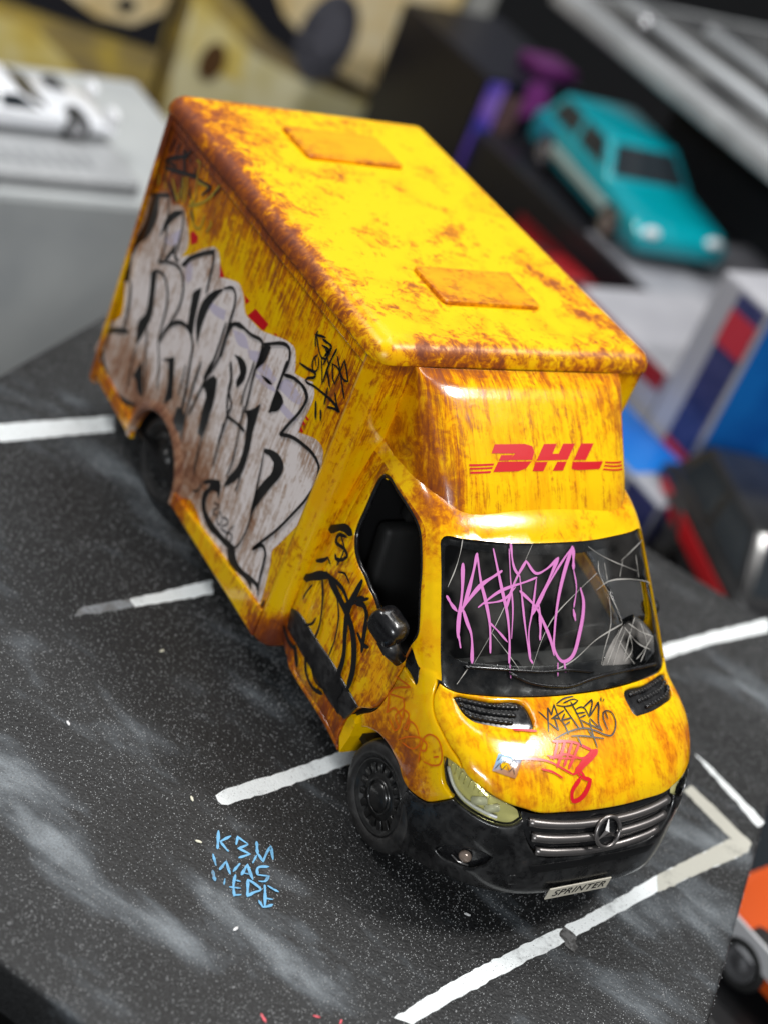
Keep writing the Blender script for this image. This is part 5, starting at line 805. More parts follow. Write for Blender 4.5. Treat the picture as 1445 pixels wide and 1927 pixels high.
# mirror, quarter panel, window seal ------------------------------------------
for sg, dd in ((1, door), (-1, doorL)):
    cab_panel('quarter_trim', [[p[0], sg * p[1], p[2]] for p in D['quarter']], M['black'], dd, depth=0.015, thick=0.05, edge=0.01, rust=False)
    wn = [[p[0], sg * p[1], p[2]] for p in D['door_window']]
    P = cab_snap(catmull(wn, 0.06, True, 50)); N = cab_normal(P); P = P - N * 0.05
    cpt = P.mean(0); bm = tube_bm((P + (cpt - P) * 0.02).tolist() + [(P[0] + (cpt - P[0]) * 0.02).tolist()], 0.045, 6)
    bm_obj('window_seal', bm, M['black'], dd, True)
def mirror(sg, dd, k=1.0):
    C = [(2.50, -2.90, 3.30), (2.62, -2.95, 3.56), (2.78, -2.98, 3.78), (2.92, -2.98, 3.94), (3.02, -2.95, 4.02)]
    bm = bmesh.new()
    rings = []
    secs = [(-0.36, 0.20, 0.16), (-0.31, 0.31, 0.22), (-0.2, 0.37, 0.25), (0.0, 0.39, 0.26), (0.2, 0.37, 0.25), (0.34, 0.31, 0.22), (0.42, 0.18, 0.14)]
    # housing: rounded block, long axis hanging along the door
    ax = Vector((0.30, 0.02 * sg, 0.95)).normalized(); out = Vector((0.35, -1.0 * sg, 0.1)); out = (out - ax * out.dot(ax)).normalized(); sd = ax.cross(out)
    cen = Vector((2.72, -2.99 * sg, 3.82)); n = 24
    for t_, a, b in secs:
        ring = []
        for i in range(n):
            th = 2 * math.pi * i / n; c, s = math.cos(th), math.sin(th)
            e = 0.55; ring.append(bm.verts.new(cen + ax * t_ * 0.66 * k + sd * a * 0.86 * k * math.copysign(abs(c) ** e, c) + out * b * k * math.copysign(abs(s) ** e, s)))
        rings.append(ring)
    for j in range(len(rings) - 1):
        for i in range(n): bm.faces.new((rings[j][i], rings[j][(i + 1) % n], rings[j + 1][(i + 1) % n], rings[j + 1][i]))
    bm.faces.new(rings[0][::-1]); bm.faces.new(rings[-1])
    bm_obj('mirror', bm, M['black'], dd, True)
    bm = tube_bm([(2.80, -2.97 * sg, 3.62), (2.95, -2.92 * sg, 3.50), (3.10, -2.76 * sg, 3.36)], [0.2, 0.17, 0.12], 10)
    bm_obj('mirror_arm', bm, M['trim'], dd, True)
mirror(1, door); mirror(-1, doorL, 0.55)
# black side moulding
for sg, dd in ((1, door), (-1, doorL)):
    mo = [[p[0], sg * p[1], p[2]] for p in D['moulding']]
    cab_panel('side_moulding', mo, M['trim'], dd, depth=-0.03, thick=0.05, edge=0.02, rust=False)
# marker writing on the cab
cab_marks('door_scrawl', D['door_tag'], M['ink'], door, 0.0128, 0.036)
cab_marks('fender_scrawl', D['fender_tag'], M['orangeink'], fen, 0.0100, 0.008)
cab_marks('hood_black_tag', D['hood_black'], M['ink'], hood, 0.0088, 0.008)
cab_marks('hood_red_tag', D['hood_red'], M['redink'], hood, 0.0098, 0.012)
m = mat('sticker_print', (0.25, 0.4, 0.6), 0.25, 0, 0.5); t = NT(m)
sx = t.n('ShaderNodeSeparateXYZ'); t.l(t.coord(), sx.inputs[0]); a = np.array(D['sticker'])
f = t.math('MULTIPLY_ADD', t.noise(t.coord(), 6, 3), 0.25, t.math('MULTIPLY', t.math('SUBTRACT', sx.outputs['X'], float(a[:, 0].min())), 1.0 / float(a[:, 0].max() - a[:, 0].min())))
t.l(t.ramp(f, [(0.35, (0.22, 0.42, 0.62)), (0.6, (0.36, 0.36, 0.42)), (0.72, (0.45, 0.24, 0.14)), (0.95, (0.42, 0.2, 0.1))]), t.b.inputs['Base Color'])
cab_panel('sticker', D['sticker'], m, hood, depth=-0.007, thick=0.005, edge=0.002, rust=False, corner=30)
cab_marks('sticker_writing', D['sticker_ink'], M['ink'], hood, 0.0085, 0.017)
# cab interior: dark trim inside doors and rear pillars
for sg in (1, -1):
    dt = cab_snap(np.array([[0.6, -2.7, 3.6], [1.6, -2.7, 3.45], [2.4, -2.7, 3.25], [3.1, -2.7, 3.15], [3.0, -2.7, 2.3], [2.5, -2.7, 1.5], [0.6, -2.7, 1.5]]) * [1, sg, 1]).tolist()
    cab_panel('door_trim', dt, M['inner'], door if sg > 0 else doorL, depth=0.15, thick=0.03, edge=0.01, rust=False)
    dt = cab_snap(np.array([[0.12, -2.45, 5.45], [0.40, -2.45, 5.30], [0.44, -2.6, 4.2], [0.6, -2.7, 3.5], [0.6, -2.75, 1.5], [0.12, -2.75, 1.5], [0.12, -2.6, 4.0]]) * [1, sg, 1]).tolist()
    cab_panel('pillar_trim', dt, M['inner'], truck, depth=0.15, thick=0.03, edge=0.01, rust=False)
# cab interior ----------------------------------------------------------------
box('cab_floor', 0.1, 4.4, -2.5, 2.5, 1.15, 1.3, M['inner'], truck)
box('cab_rear_panel', 0.08, 0.16, -2.15, 2.15, 1.2, 5.5, M['inner'], truck)
bm = box_bm(3.2, 4.25, -2.45, 2.45, 2.6, 3.5, 0.15, 3); bm_obj('dashboard', bm, M['dash'], truck, True)
box('glove_tray', 3.5, 4.1, -2.0, -0.6, 3.5, 3.56, M['seat'], truck, 0.05)
for y in (-1.25, 1.25):
    s_ = box('seat', 0.9, 2.4, y - 0.75, y + 0.75, 1.9, 2.35, M['seat'], truck, 0.15, 3, True)
    bm = box_bm(0.6, 1.0, y - 0.72, y + 0.72, 2.2, 4.2, 0.15, 3); bmesh.ops.rotate(bm, cent=(0.8, y, 2.2), matrix=Matrix.Rotation(math.radians(-10), 3, 'Y'), verts=bm.verts[:])
    bm_obj('seat_back', bm, M['seat'], s_, True)
    bm = box_bm(0.3, 0.6, y - 0.35, y + 0.35, 4.25, 4.75, 0.1, 3); bm_obj('head_rest', bm, M['seat'], s_, True)
ringp = [(2.9 + 0.25 * math.sin(a), 1.25 + 0.62 * math.cos(a), 3.3 + 0.57 * math.sin(a)) for a in np.linspace(0, 2 * math.pi, 30)]
tube('steering_wheel', ringp, 0.06, M['inner'], truck, 8)
# wheels ------------------------------------------------------------------------
ribme = None
def wheel(x, y, sg, detail=True):
    global ribme
    c = (x, y, 1.0)
    o_ = lambda t_: sg * t_
    w_ = lathe('wheel', [(0.02, o_(0.02)), (0.30, o_(0.02)), (0.34, o_(-0.01)), (0.42, o_(0.0)), (0.425, o_(-0.06)), (0.585, o_(-0.06)), (0.59, o_(0.005)), (0.63, o_(0.01)), (0.655, o_(0.045)), (0.68, o_(0.05)), (0.69, o_(0.03)), (0.70, o_(-0.1))], M['rim'], truck, c)
    lathe('tyre', [(0.66, o_(-0.05)), (0.69, o_(0.035)), (0.72, o_(0.05)), (0.74, o_(0.075)), (0.80, o_(0.085)), (0.88, o_(0.07)), (0.94, o_(0.03)), (0.975, o_(-0.04)), (0.995, o_(-0.12)), (1.0, o_(-0.3)), (1.0, o_(-0.62)), (0.97, o_(-0.72)), (0.6, o_(-0.72))], M['tyre'], w_, c, n=56)
    lathe('hub_cap', [(0.0, o_(0.09)), (0.15, o_(0.085)), (0.22, o_(0.06)), (0.26, o_(0.03)), (0.27, o_(-0.06))], M['rim'], w_, c, n=28)
    lathe('hub_ring', [(0.285, o_(0.0)), (0.29, o_(0.035)), (0.315, o_(0.035)), (0.325, o_(0.0))], M['rim'], w_, c, n=36)
    if detail:
        for i in range(16):
            if ribme is None:
                bm = box_bm(0.41, 0.60, -0.03, 0.032, -0.062, 0.062, 0.012, 2); ribme = bpy.data.meshes.new('rib'); bm.to_mesh(ribme); bm.free(); ribme.materials.append(M['rim'])
                ribme.polygons.foreach_set('use_smooth', [True] * len(ribme.polygons))
            o = bpy.data.objects.new('rib', ribme); link(o, w_)
            o.matrix_world = Matrix.Translation((c[0], c[1] + sg * -0.03, c[2])) @ Matrix.Rotation(2 * math.pi * (i + 0.5) / 16, 4, 'Y')
    return w_
wheel(3.96, -2.70, -1); wheel(-5.67, -2.76, -1); wheel(3.96, 2.70, 1, False); wheel(-5.67, 2.66, 1, False)
# graffiti on the box side --------------------------------------------------------
SY = -3.05
sd_snap = lambda P: np.column_stack([P[:, 0], np.full(len(P), SY), P[:, 2]])
sd_norm = lambda P: np.tile([0, -1.0, 0], (len(P), 1))
def side_fill(name, polys, m, eps, rust=False, spacing=0.15, parent=sides[0], smooth_it=True):
    V, F = [], []
    for k, p in enumerate(polys):
        q = catmull(np.array(p), 0.05, True, 62) if smooth_it else np.array(p); vo, f, _, _ = fill([q], spacing)
        s = len(V); V += [(a, SY - eps - 0.0006 * k, b) for a, b in vo]
        for t_ in f: F.append(tuple(s + i for i in t_))
    bm = None
    o = mesh_obj(name, V, F, m, parent, False, rust_at(np.array(V)) * 1.15 if rust else None)
    return o
side_fill('silver_piece', [D['piece_fill']], M['silver'], 0.006, True, 0.2)
for rb in D['side_red']: side_fill('red_print_block', [rb], M['red'], 0.004, smooth_it=False)
for lv in D['lavender']: side_fill('lavender_print', [lv], M['lavender'], 0.0085)
M['wornblack'] = dusty_black('black_spray_paint', 0.35, 0.3, (0.006, 0.0055, 0.0055))
side_fill('piece_shadows', D['piece_black'], M['wornblack'], 0.012)
def side_marks(name, strokes, m, eps, scale=0.0105):
    st = [(w_, [[a, SY, b] for a, b in p]) for w_, p in strokes]
    V, F = ribbon(st, scale, sd_snap, sd_norm, eps); return mesh_obj(name, V, F, m, sides[0], False)
side_marks('piece_outlines', D['piece_lines'], M['wornblack'], 0.024, 0.0168)
side_marks('year_2026', D['year'], M['ink'], 0.03)
side_marks('arrow_tag', D['tag_right'], M['ink'], 0.012, 0.0105)
side_marks('black_tag', D['tag_left_black'], M['ink'], 0.012, 0.0145)
for st_ in D['tag_left_yellow']: side_marks('yellow_stroke', [st_], M['yellowink'], 0.014, 0.0125)
side_marks('corner_mark', D['smile'], M['ink'], 0.02)
# ------------------------------------------------------------------ painted road board and table
def road_mat():
    m = mat('painted_asphalt', (0.02, 0.021, 0.023), 0.55, spec=0.35); t = NT(m)
    Q = t.coord()
    big = t.noise(t.coord((0.25, 0.72, 1), (0.6, 0.3, 0), rot=(0, 0, math.radians(-32))), 1.0, 4, 0.55, 0.5)
    med = t.noise(t.coord((0.6, 1.4, 1), (5, 2, 0), (0, 0, math.radians(-32))), 1.0, 5, 0.6, 0.4); fine = t.noise(Q, 22, 3, 0.6)
    sp = t.math('MULTIPLY_ADD', big, 0.6, t.math('MULTIPLY', med, 0.4))
    sp = t.math('MULTIPLY_ADD', fine, 0.10, sp)
    sp = t.math('MULTIPLY_ADD', t.n('ShaderNodeAttribute', attribute_name='airbrush').outputs['Fac'], 0.13, t.math('MULTIPLY_ADD', sp, 0.8, 0.075))
    c = t.ramp(sp, [(0.46, (0.007, 0.0072, 0.0075)), (0.55, (0.014, 0.0147, 0.0155)), (0.61, (0.06, 0.068, 0.076)), (0.71, (0.22, 0.245, 0.265))])
    c = t.mix(t.smooth(t.noise(Q, 26, 3, 0.7), 0.42, 0.68), c, t.mix(0.5, c, (0.05, 0.051, 0.053)))
    t.l(c, t.b.inputs['Base Color'])
    vo = t.n('ShaderNodeTexVoronoi'); vo.inputs['Scale'].default_value = 16; t.l(Q, vo.inputs['Vector'])
    h = t.math('MULTIPLY_ADD', t.noise(Q, 34, 3), 0.5, t.math('SUBTRACT', 0.5, vo.outputs['Distance']))
    t.bump(h, 0.35, 0.03)
    return m
M['road'] = road_mat()
u_, v_ = np.array([0.845, 0.535]), np.array([-0.612, 0.79])
def meet(p, d, q, e):
    A = np.array([d, -e]).T; s = np.linalg.solve(A, np.array(q) - np.array(p)); return np.array(p) + s[0] * np.array(d)
left_c = meet((-11.3, -3.05), (-0.6, 0.8), (5.8, -9.35), u_); near_c = meet((7.4, 3.75), (-0.63, 0.776), (5.8, -9.35), u_)
right_c = meet((7.4, 3.75), (-0.63, 0.776), (-1.7, 10.75), np.array((0.86, 0.51))); far_c = meet((-11.3, -3.05), (-0.6, 0.8), (-1.7, 10.75), np.array((0.86, 0.51)))
quad = np.array([left_c, near_c, right_c, far_c]); 
if np.cross(quad[1] - quad[0], quad[2] - quad[1]) < 0: quad = quad[::-1]
bq = dens(quad, 0.5)
em = lambda q: np.column_stack([q, np.zeros(len(q))]); nm = lambda P: np.tile([0, 0, 1.0], (len(P), 1))
V, F = sheet([bq], 0.3, 0.9, 0.09, em, nm)
AIR = [(-6.73, -2.97, 1.0, 0.9), (-9.09, -3.07, 0.9, 0.5), (-1.94, -6.73, 0.9, 0.6), (1.94, -8.47, 1.0, 1.0), (2.93, -8.17, 0.7, 0.9), (4.73, -5.88, 0.55, 1.0), (5.85, -5.73, 0.7, 0.6), (5.26, -6.98, 0.9, 0.5), (4.33, -7.88, 0.8, 0.5), (6.66, -4.96, 0.9, 0.6), (6.46, 3.38, 1.1, 0.9), (6.45, 2.04, 0.8, 0.8), (4.92, 3.76, 0.8, 0.9), (5.65, 4.75, 0.8, 0.9), (1.52, 9.19, 1.0, 0.8), (-1.53, 9.83, 0.8, 0.6), (0.73, -2.34, 0.7, 0.6), (0.06, -3.06, 0.6, 0.5), (-7.09, -0.2, 0.6, 0.3), (-4.69, -5.75, 0.8, 0.4), (1.2, -5.96, 0.8, 0.35), (5.91, -0.59, 0.5, 0.5), (6.39, -3.79, 0.6, 0.3)]       # airbrushed grey clouds (x, y, size, strength)
sp_ = np.zeros(len(V)); u1 = np.array([0.845, 0.535]); v1 = np.array([-0.535, 0.845])
for x, y, s_, a_ in AIR:
    d_ = np.array(V)[:, :2] - [x, y]; sp_ += a_ * np.exp(-((d_ @ u1) / (1.15 * s_)) ** 2 - ((d_ @ v1) / (0.66 * s_)) ** 2)
board = mesh_obj('road_board', V, F, M['road'], None, True, sp_); board.data.attributes['rust'].name = 'airbrush'
# grit in the road paint: tiny glossy beads, coloured pale to imitate lamp glints
ico = bmesh.new(); bmesh.ops.create_icosphere(ico, subdivisions=1, radius=1); iv = np.array([v.co[:] for v in ico.verts]); ifc = [[v.index for v in f.verts] for f in ico.faces]; ico.free()
lo, hi = quad.min(0), quad.max(0); gp = lo + (hi - lo) * rng.random((300000, 2)); gp = gp[inside(gp, quad)]
dd_ = np.linalg.norm(gp - np.array([19.48, -19.27]), axis=1)
keep = rng.random(len(gp)) < 0.6 + 0.2 * np.sin(gp[:, 0] * 0.9 + 1.3 * np.sin(gp[:, 1] * 0.7)) * np.sin(gp[:, 1] * 0.8); gp = gp[keep][:100000]
rad = 0.0042 + 0.0082 * rng.random(len(gp)) ** 2.0
GV = (iv[None] * rad[:, None, None] + np.column_stack([gp, rad * 0.3])[:, None, :]).reshape(-1, 3); GF = (np.array(ifc)[None] + (np.arange(len(gp)) * len(iv))[:, None, None]).reshape(-1, 3)
gm = bpy.data.meshes.new('road_grit_glints'); gm.vertices.add(len(GV)); gm.vertices.foreach_set('co', GV.astype(np.float32).ravel()); gm.loops.add(GF.size); gm.loops.foreach_set('vertex_index', GF.astype(np.int32).ravel()); gm.polygons.add(len(GF)); gm.polygons.foreach_set('loop_start', np.arange(0, GF.size, 3, dtype=np.int32)); gm.polygons.foreach_set('loop_total', np.full(len(GF), 3, np.int32)); gm.update(); gm.polygons.foreach_set('use_smooth', np.ones(len(GF), bool)); gm.materials.append(mat('grit_glint', (0.36, 0.365, 0.37), 0.12))
grit = link(bpy.data.objects.new('road_grit_glints', gm), board); grit['kind'] = 'stuff'
tag(board, 'dark grey board painted as a road with white lines under the truck', 'diorama board')
def paint_mat(name, col, wear, rough=0.55):
    m = mat(name, col, rough); t = NT(m); Q = t.coord()
    v = t.math('MULTIPLY_ADD', t.noise(Q, 1.1, 5, 0.6, 0.5), 0.7, t.math('MULTIPLY', t.noise(Q, 12, 4, 0.7), 0.3))
    t.l(t.ramp(v, [(0.5 - wear * 0.25, tuple(0.12 + 0.1 * c for c in col)), (0.56 - wear * 0.25, tuple(0.75 * c for c in col)), (0.64 - wear * 0.25, col)]), t.b.inputs['Base Color'])
    t.bump(t.noise(Q, 20, 4), 0.3, 0.03); return m
M['line'] = paint_mat('white_road_paint', (0.84, 0.88, 0.89), 0.7)
M['oldline'] = paint_mat('cream_road_paint', (0.50, 0.49, 0.43), 0.8)
def flat(name, poly, m, z, parent=board, cor=14):
    q = catmull(np.array(poly), 0.12, True, cor); q = q + rng.normal(0, 0.011, q.shape); vo, f, _, _ = fill([q], 0.4)
    V = [(a, b, z) for a, b in vo]; F = [t_ if np.cross(vo[t_[1]] - vo[t_[0]], vo[t_[2]] - vo[t_[0]]) > 0 else t_[::-1] for t_ in f]
    return mesh_obj(name, V, F, m, parent, False)
flat('road_line', D['line1'], M['line'], 0.006); flat('road_line', D['line2'], M['line'], 0.006); flat('worn_road_line', D['line2w'], paint_mat('worn_road_paint', (0.30, 0.32, 0.34), 0.1), 0.005)
l3 = D['line3a']; lr = D['lineR']
flat('road_line', l3[:6] + [[1.3, 2.5]] + lr[:3][0:1] + lr[-1:] + [[0.95, 2.5]] + l3[6:], M['line'], 0.006)
flat('road_line', lr, M['line'], 0.009)
flat('road_line', D['lineF'], M['line'], 0.006); flat('road_line', D['lineE'], M['oldline'], 0.010); flat('road_line', D['lineE2'], M['line'], 0.006)
# the far half of the front line is yellowed
fr = D['lineF']; flat('faded_road_line', [fr[4], fr[5], fr[6], fr[7], fr[8]], M['oldline'], 0.012)
M['skid'] = paint_mat('tyre_mark', (0.045, 0.043, 0.042), 0.2)
gsnap = lambda P: np.column_stack([P[:, :2], np.zeros(len(P))]); gnorm = lambda P: np.tile([0, 0, 1.0], (len(P), 1))
def gmarks(name, strokes, m, eps, scale):
    V, F = ribbon([(w_, [[a, b, 0] for a, b in p]) for w_, p in strokes], scale, gsnap, gnorm, eps, wob=0.25); return mesh_obj(name, V, F, m, board, False)
gmarks('chalk_writing', D['kbm'], paint_mat('blue_chalk', (0.16, 0.42, 0.68), 0.45, 0.8), 0.008, 0.0085)
gmarks('pink_paint_marks', D['pink_marks'], mat('pink_red_paint', (0.75, 0.10, 0.13), 0.5), 0.008, 0.0085)
gmarks('tyre_smudge', [(30, [[6.66, 0.14], [6.86, 0.08], [7.05, 0.02]])], M['skid'], 0.011, 0.009)
for i, (x, y) in enumerate(D['chips']):
    bm = bmesh.new(); bmesh.ops.create_icosphere(bm, subdivisions=1, radius=1, matrix=Matrix.Translation((x, y, 0.02)) @ Matrix.Rotation(i, 4, 'Z') @ Matrix.Diagonal((0.07, 0.03, 0.02, 1)))
    o = bm_obj('paint_chip', bm, mat('chip_%d' % i, ((0.7, 0.68, 0.55) if i % 2 else (0.75, 0.75, 0.76)), 0.6))
    tag(o, ['tiny cream paint chip lying left of the lettering on the board', 'pale sliver lying just left of the blue letters', 'tiny white chip below the blue letters', 'small white chip above left of the blue letters', 'tiny pale chip on the board under the licence plate', 'tiny yellow chip on the board beside the middle white line'][i], 'paint chip', 'paint chips lying on the board')
TZ = -14.0
V = [(-160, -90, TZ), (60, -90, TZ), (60, 140, TZ), (-160, 140, TZ)]
table = mesh_obj('table', V, [(0, 1, 2, 3)], None, None, False); m = mat('black_table_cloth', (0.004, 0.004, 0.005), 0.6, spec=0.2); table.data.materials.append(m)
table['kind'] = 'structure'
box_o = box('board_riser', -6, 4, -5, 5, TZ, -0.95, mat('riser_black', (0.006, 0.006, 0.006), 0.6, spec=0.2)); tag(box_o, 'black block that carries the painted road board', 'riser')
# ------------------------------------------------------------------ things standing behind the board, out of focus
def noisy(name, cols, scale=0.6, rough=0.4, metal=0.0, coat=0.2, stretch=(1, 1, 1)):
    m = mat(name, cols[0], rough, metal, coat); t = NT(m); n = t.noise(t.coord(stretch), scale, 4, 0.6, 0.4)
    k = len(cols); t.l(t.ramp(n, [(0.36 + 0.28 * i / max(k - 1, 1), c) for i, c in enumerate(cols)]), t.b.inputs['Base Color']); return m
def carton(name, label, x0, x1, y0, y1, z0, z1, m, cat='carton', group=None, bev=0.12):
    o = box(name, x0, x1, y0, y1, z0, z1, m, None, bev); tag(o, label, cat, group); return o
def patch(name, parent, axis, at, poly, m, th=0.03):
    """thin printed area on a flat face: axis 'x' -> (y, z) polygon, axis 'y' -> (x, z), axis 'z' -> (x, y)"""
    bm = bmesh.new(); P = []
    for s in (0, th):
        for a, b in poly:
            P.append(bm.verts.new((at + s, a, b) if axis == 'x' else ((a, at - s, b) if axis == 'y' else (a, b, at + s))))
    n = len(poly); bm.faces.new(P[:n]); bm.faces.new(P[n:][::-1])
    for i in range(n): bm.faces.new((P[i], P[(i + 1) % n], P[n + (i + 1) % n], P[n + i]))
    return bm_obj(name, bm, m, parent)
def ell(cx, cy, rx, ry, n=24): return [(cx + rx * math.cos(2 * math.pi * i / n), cy + ry * math.sin(2 * math.pi * i / n)) for i in range(n)]
M['tyre2'] = mat('toy_tyre', (0.02, 0.02, 0.02), 0.6); M['hub2'] = mat('toy_hub', (0.5, 0.5, 0.52), 0.25, 0.8); M['toyglass'] = mat('toy_window', (0.02, 0.025, 0.03), 0.08)
def toy_car(name, label, loc, rz, L, Wd, low, cab_, col, wheel_r, group=None, trim=None, hub=None, glass_m=None, stripe=None):
    """small die-cast car: low = lower body side profile (x,z as fractions), cab_ = cabin profile; heading +x"""
    root = empty(name, loc); root.rotation_euler = (0, 0, rz); tag(root, label, 'toy car', group)
    def extr(nm, prof, w0, w1, m, par, bev=0.25):
        bm = bmesh.new(); n = len(prof); zmin = min(p[1] for p in prof); zmax = max(p[1] for p in prof); A = []; B = []
        for x, z in prof:
            f = (z - zmin) / (zmax - zmin + 1e-6); w_ = w0 + (w1 - w0) * f
            A.append(bm.verts.new((x, -w_ / 2, z))); B.append(bm.verts.new((x, w_ / 2, z)))
        bm.faces.new(A); bm.faces.new(B[::-1])
        for i in range(n): bm.faces.new((A[i], B[i], B[(i + 1) % n], A[(i + 1) % n]))
        bmesh.ops.recalc_face_normals(bm, faces=bm.faces[:])
        bmesh.ops.bevel(bm, geom=bm.edges[:], offset=bev, segments=3, profile=0.5, affect='EDGES', clamp_overlap=True)
        return bm_obj(nm, bm, m, par, True)
    lowp = [((x - 0.5) * L, z) for x, z in low]; cabp = [((x - 0.5) * L, z) for x, z in cab_]
    extr('body', lowp, Wd * 0.96, Wd, col, root); extr('cabin', cabp, Wd * 0.95, Wd * 0.74, col, root, 0.12)
    zs_ = [p[1] for p in cabp]; z0_, z1_ = min(zs_), max(zs_); xs_ = sorted(p[0] for p in cabp)
    tops = [p[0] for p in cabp if p[1] > (z0_ + z1_) / 2]; bots = [p[0] for p in cabp if p[1] <= (z0_ + z1_) / 2]
    def lerp(a, b, t_): return a + (b - a) * t_
    for s in (-1, 1):     # side windows
        V = []
        for fx, fz in ((0.10, 0.18), (0.46, 0.18), (0.46, 0.85), (0.10, 0.85)):
            x = lerp(lerp(min(bots), min(tops), fz), lerp(max(bots), max(tops), fz), fx); w_ = lerp(Wd * 0.95, Wd * 0.74, fz) / 2 + 0.02; V.append((x, s * w_, lerp(z0_, z1_, fz)))
        for fx, fz in ((0.54, 0.18), (0.92, 0.18), (0.92, 0.85), (0.54, 0.85)):
            x = lerp(lerp(min(bots), min(tops), fz), lerp(max(bots), max(tops), fz), fx); w_ = lerp(Wd * 0.95, Wd * 0.74, fz) / 2 + 0.02; V.append((x, s * w_, lerp(z0_, z1_, fz)))
        for q in (V[:4], V[4:]):
            bm = bmesh.new(); a = [bm.verts.new(v) for v in q]; b = [bm.verts.new((v[0], v[1] - s * 0.08, v[2])) for v in q]
            bm.faces.new(a); bm.faces.new(b[::-1])
            for i in range(4): bm.faces.new((a[i], a[(i + 1) % 4], b[(i + 1) % 4], b[i]))
            bm_obj('side_window', bm, M['toyglass'], root)
    for fb, nm, sg in ((max, 'windscreen', 1), (min, 'rear_window', -1)):
        xb, xt = fb(bots), fb(tops); V = []
        for fz, fy in ((0.15, -0.42), (0.15, 0.42), (0.88, 0.36), (0.88, -0.36)): V.append((lerp(xb, xt, fz) + sg * 0.04, fy * Wd * lerp(0.98, 0.86, fz), lerp(z0_, z1_, fz)))
        bm = bmesh.new(); a = [bm.verts.new(v) for v in V]; b = [bm.verts.new((v[0] - sg * 0.1, v[1], v[2])) for v in V]; bm.faces.new(a); bm.faces.new(b[::-1])
        for i in range(4): bm.faces.new((a[i], a[(i + 1) % 4], b[(i + 1) % 4], b[i]))
        bm_obj(nm, bm, M['toyglass'], root)
    for fx in (0.19, 0.79):
        for s in (-1, 1):
            c = ((fx - 0.5) * L, s * Wd / 2, wheel_r)
            w_ = lathe('wheel', [(0.0, s * 0.06), (wheel_r * 0.2, s * 0.06), (wheel_r * 0.25, s * 0.02), (wheel_r * 0.55, s * 0.02), (wheel_r * 0.64, s * 0.07), (wheel_r * 0.66, s * -0.1)], hub or M['hub2'], root, c, n=20)
            lathe('tyre', [(wheel_r * 0.62, s * 0.0), (wheel_r * 0.68, s * 0.08), (wheel_r * 0.9, s * 0.07), (wheel_r, s * -0.05), (wheel_r, s * -0.7), (wheel_r * 0.6, s * -0.75)], M['tyre2'], w_, c, n=24)
    zf = sum(p[1] for p in lowp) / len(lowp)
    for s in (-1, 1):
        bm = bmesh.new(); bmesh.ops.create_uvsphere(bm, u_segments=12, v_segments=8, radius=1, matrix=Matrix.Translation((L / 2 - 0.22, s * Wd * 0.34, zf + 0.25)) @ Matrix.Diagonal((0.2, 0.45, 0.25, 1)))
        bm_obj('headlight', bm, M['white'], root, True)
    if trim:
        for s in (-1, 1): bm_obj('side_trim', box_bm(-L * 0.26, L * 0.24, s * Wd / 2 - 0.12, s * Wd / 2 + 0.12, zf - 0.28, zf + 0.12, 0.05), trim, root)
    if stripe:
        for s in (-1, 1): bm_obj('stripe', box_bm(-L * 0.44, L * 0.46, s * Wd / 2 - 0.05, s * Wd / 2 + 0.03, zf - 0.05, zf + 0.55, 0.02), stripe, root)
        bm_obj('stripe', box_bm(L * 0.30, L * 0.46, -Wd * 0.2, Wd * 0.2, max(p[1] for p in lowp) - 0.04, max(p[1] for p in lowp) + 0.03, 0.01), stripe, root)
    return root
SPORT_LOW = [(0.0, 0.35), (0.0, 1.2), (0.06, 1.45), (0.35, 1.45), (0.66, 1.35), (0.9, 1.1), (0.99, 0.75), (1.0, 0.4)]
SPORT_CAB = [(0.16, 1.35), (0.34, 2.15), (0.5, 2.2), (0.68, 1.3)]
# left: plinth with a white car, two printed cartons behind
wc = carton('white_carton', 'large pale grey carton standing behind the left edge of the board', -36, -26, -14, 10.5, TZ, -3.75, noisy('pale_card', [(0.36, 0.38, 0.39), (0.44, 0.46, 0.46)], 0.2, 0.5), bev=0.3)
sl = carton('display_plinth', 'thin pale display plinth carrying the white toy car', -33, -26.3, -12, 6.6, -3.75, -3.2, noisy('display_base_grey', [(0.30, 0.31, 0.32), (0.38, 0.39, 0.40)], 0.4, 0.35), 'plinth', bev=0.15)
M['greyprint'] = mat('grey_print', (0.22, 0.23, 0.24), 0.5)
for i in range(10):
    y = 0.6 + i * 0.48; patch('base_lettering', sl, 'z', -3.205, [(-27.8, y), (-27.0, y), (-27.0, y + 0.26), (-27.8, y + 0.26)], M['greyprint'], 0.012)
toy_car('white_sports_car', 'white toy sports car standing on the pale display plinth at left', (-30.4, 2.9, -3.2), math.pi / 2, 7.6, 3.0, [(x, z * 0.62) for x, z in SPORT_LOW], [(x, z * 0.62) for x, z in SPORT_CAB], mat('white_car_paint', (0.80, 0.82, 0.86), 0.2, 0, 0.6), 0.48, group='toy cars displayed around the board')
M['printbrown'] = noisy('carton_print_ground', [(0.22, 0.17, 0.09), (0.36, 0.27, 0.10), (0.55, 0.40, 0.08)], 0.22, 0.35, stretch=(1, 1, 2))
M['printgold'] = noisy('carton_print_gold', [(0.62, 0.43, 0.07), (0.74, 0.58, 0.16), (0.78, 0.68, 0.34)], 0.35, 0.35)
M['printblack'] = mat('carton_print_black', (0.018, 0.018, 0.022), 0.35)
M['printcar'] = noisy('carton_print_beige_car', [(0.62, 0.44, 0.17), (0.76, 0.60, 0.32), (0.80, 0.70, 0.48)], 0.3, 0.3)
M['printwheel'] = noisy('carton_print_wheel', [(0.03, 0.03, 0.04), (0.12, 0.12, 0.14)], 1.2, 0.3)
M['printpale'] = noisy('carton_print_pale', [(0.66, 0.58, 0.28), (0.78, 0.72, 0.46)], 0.4, 0.35)
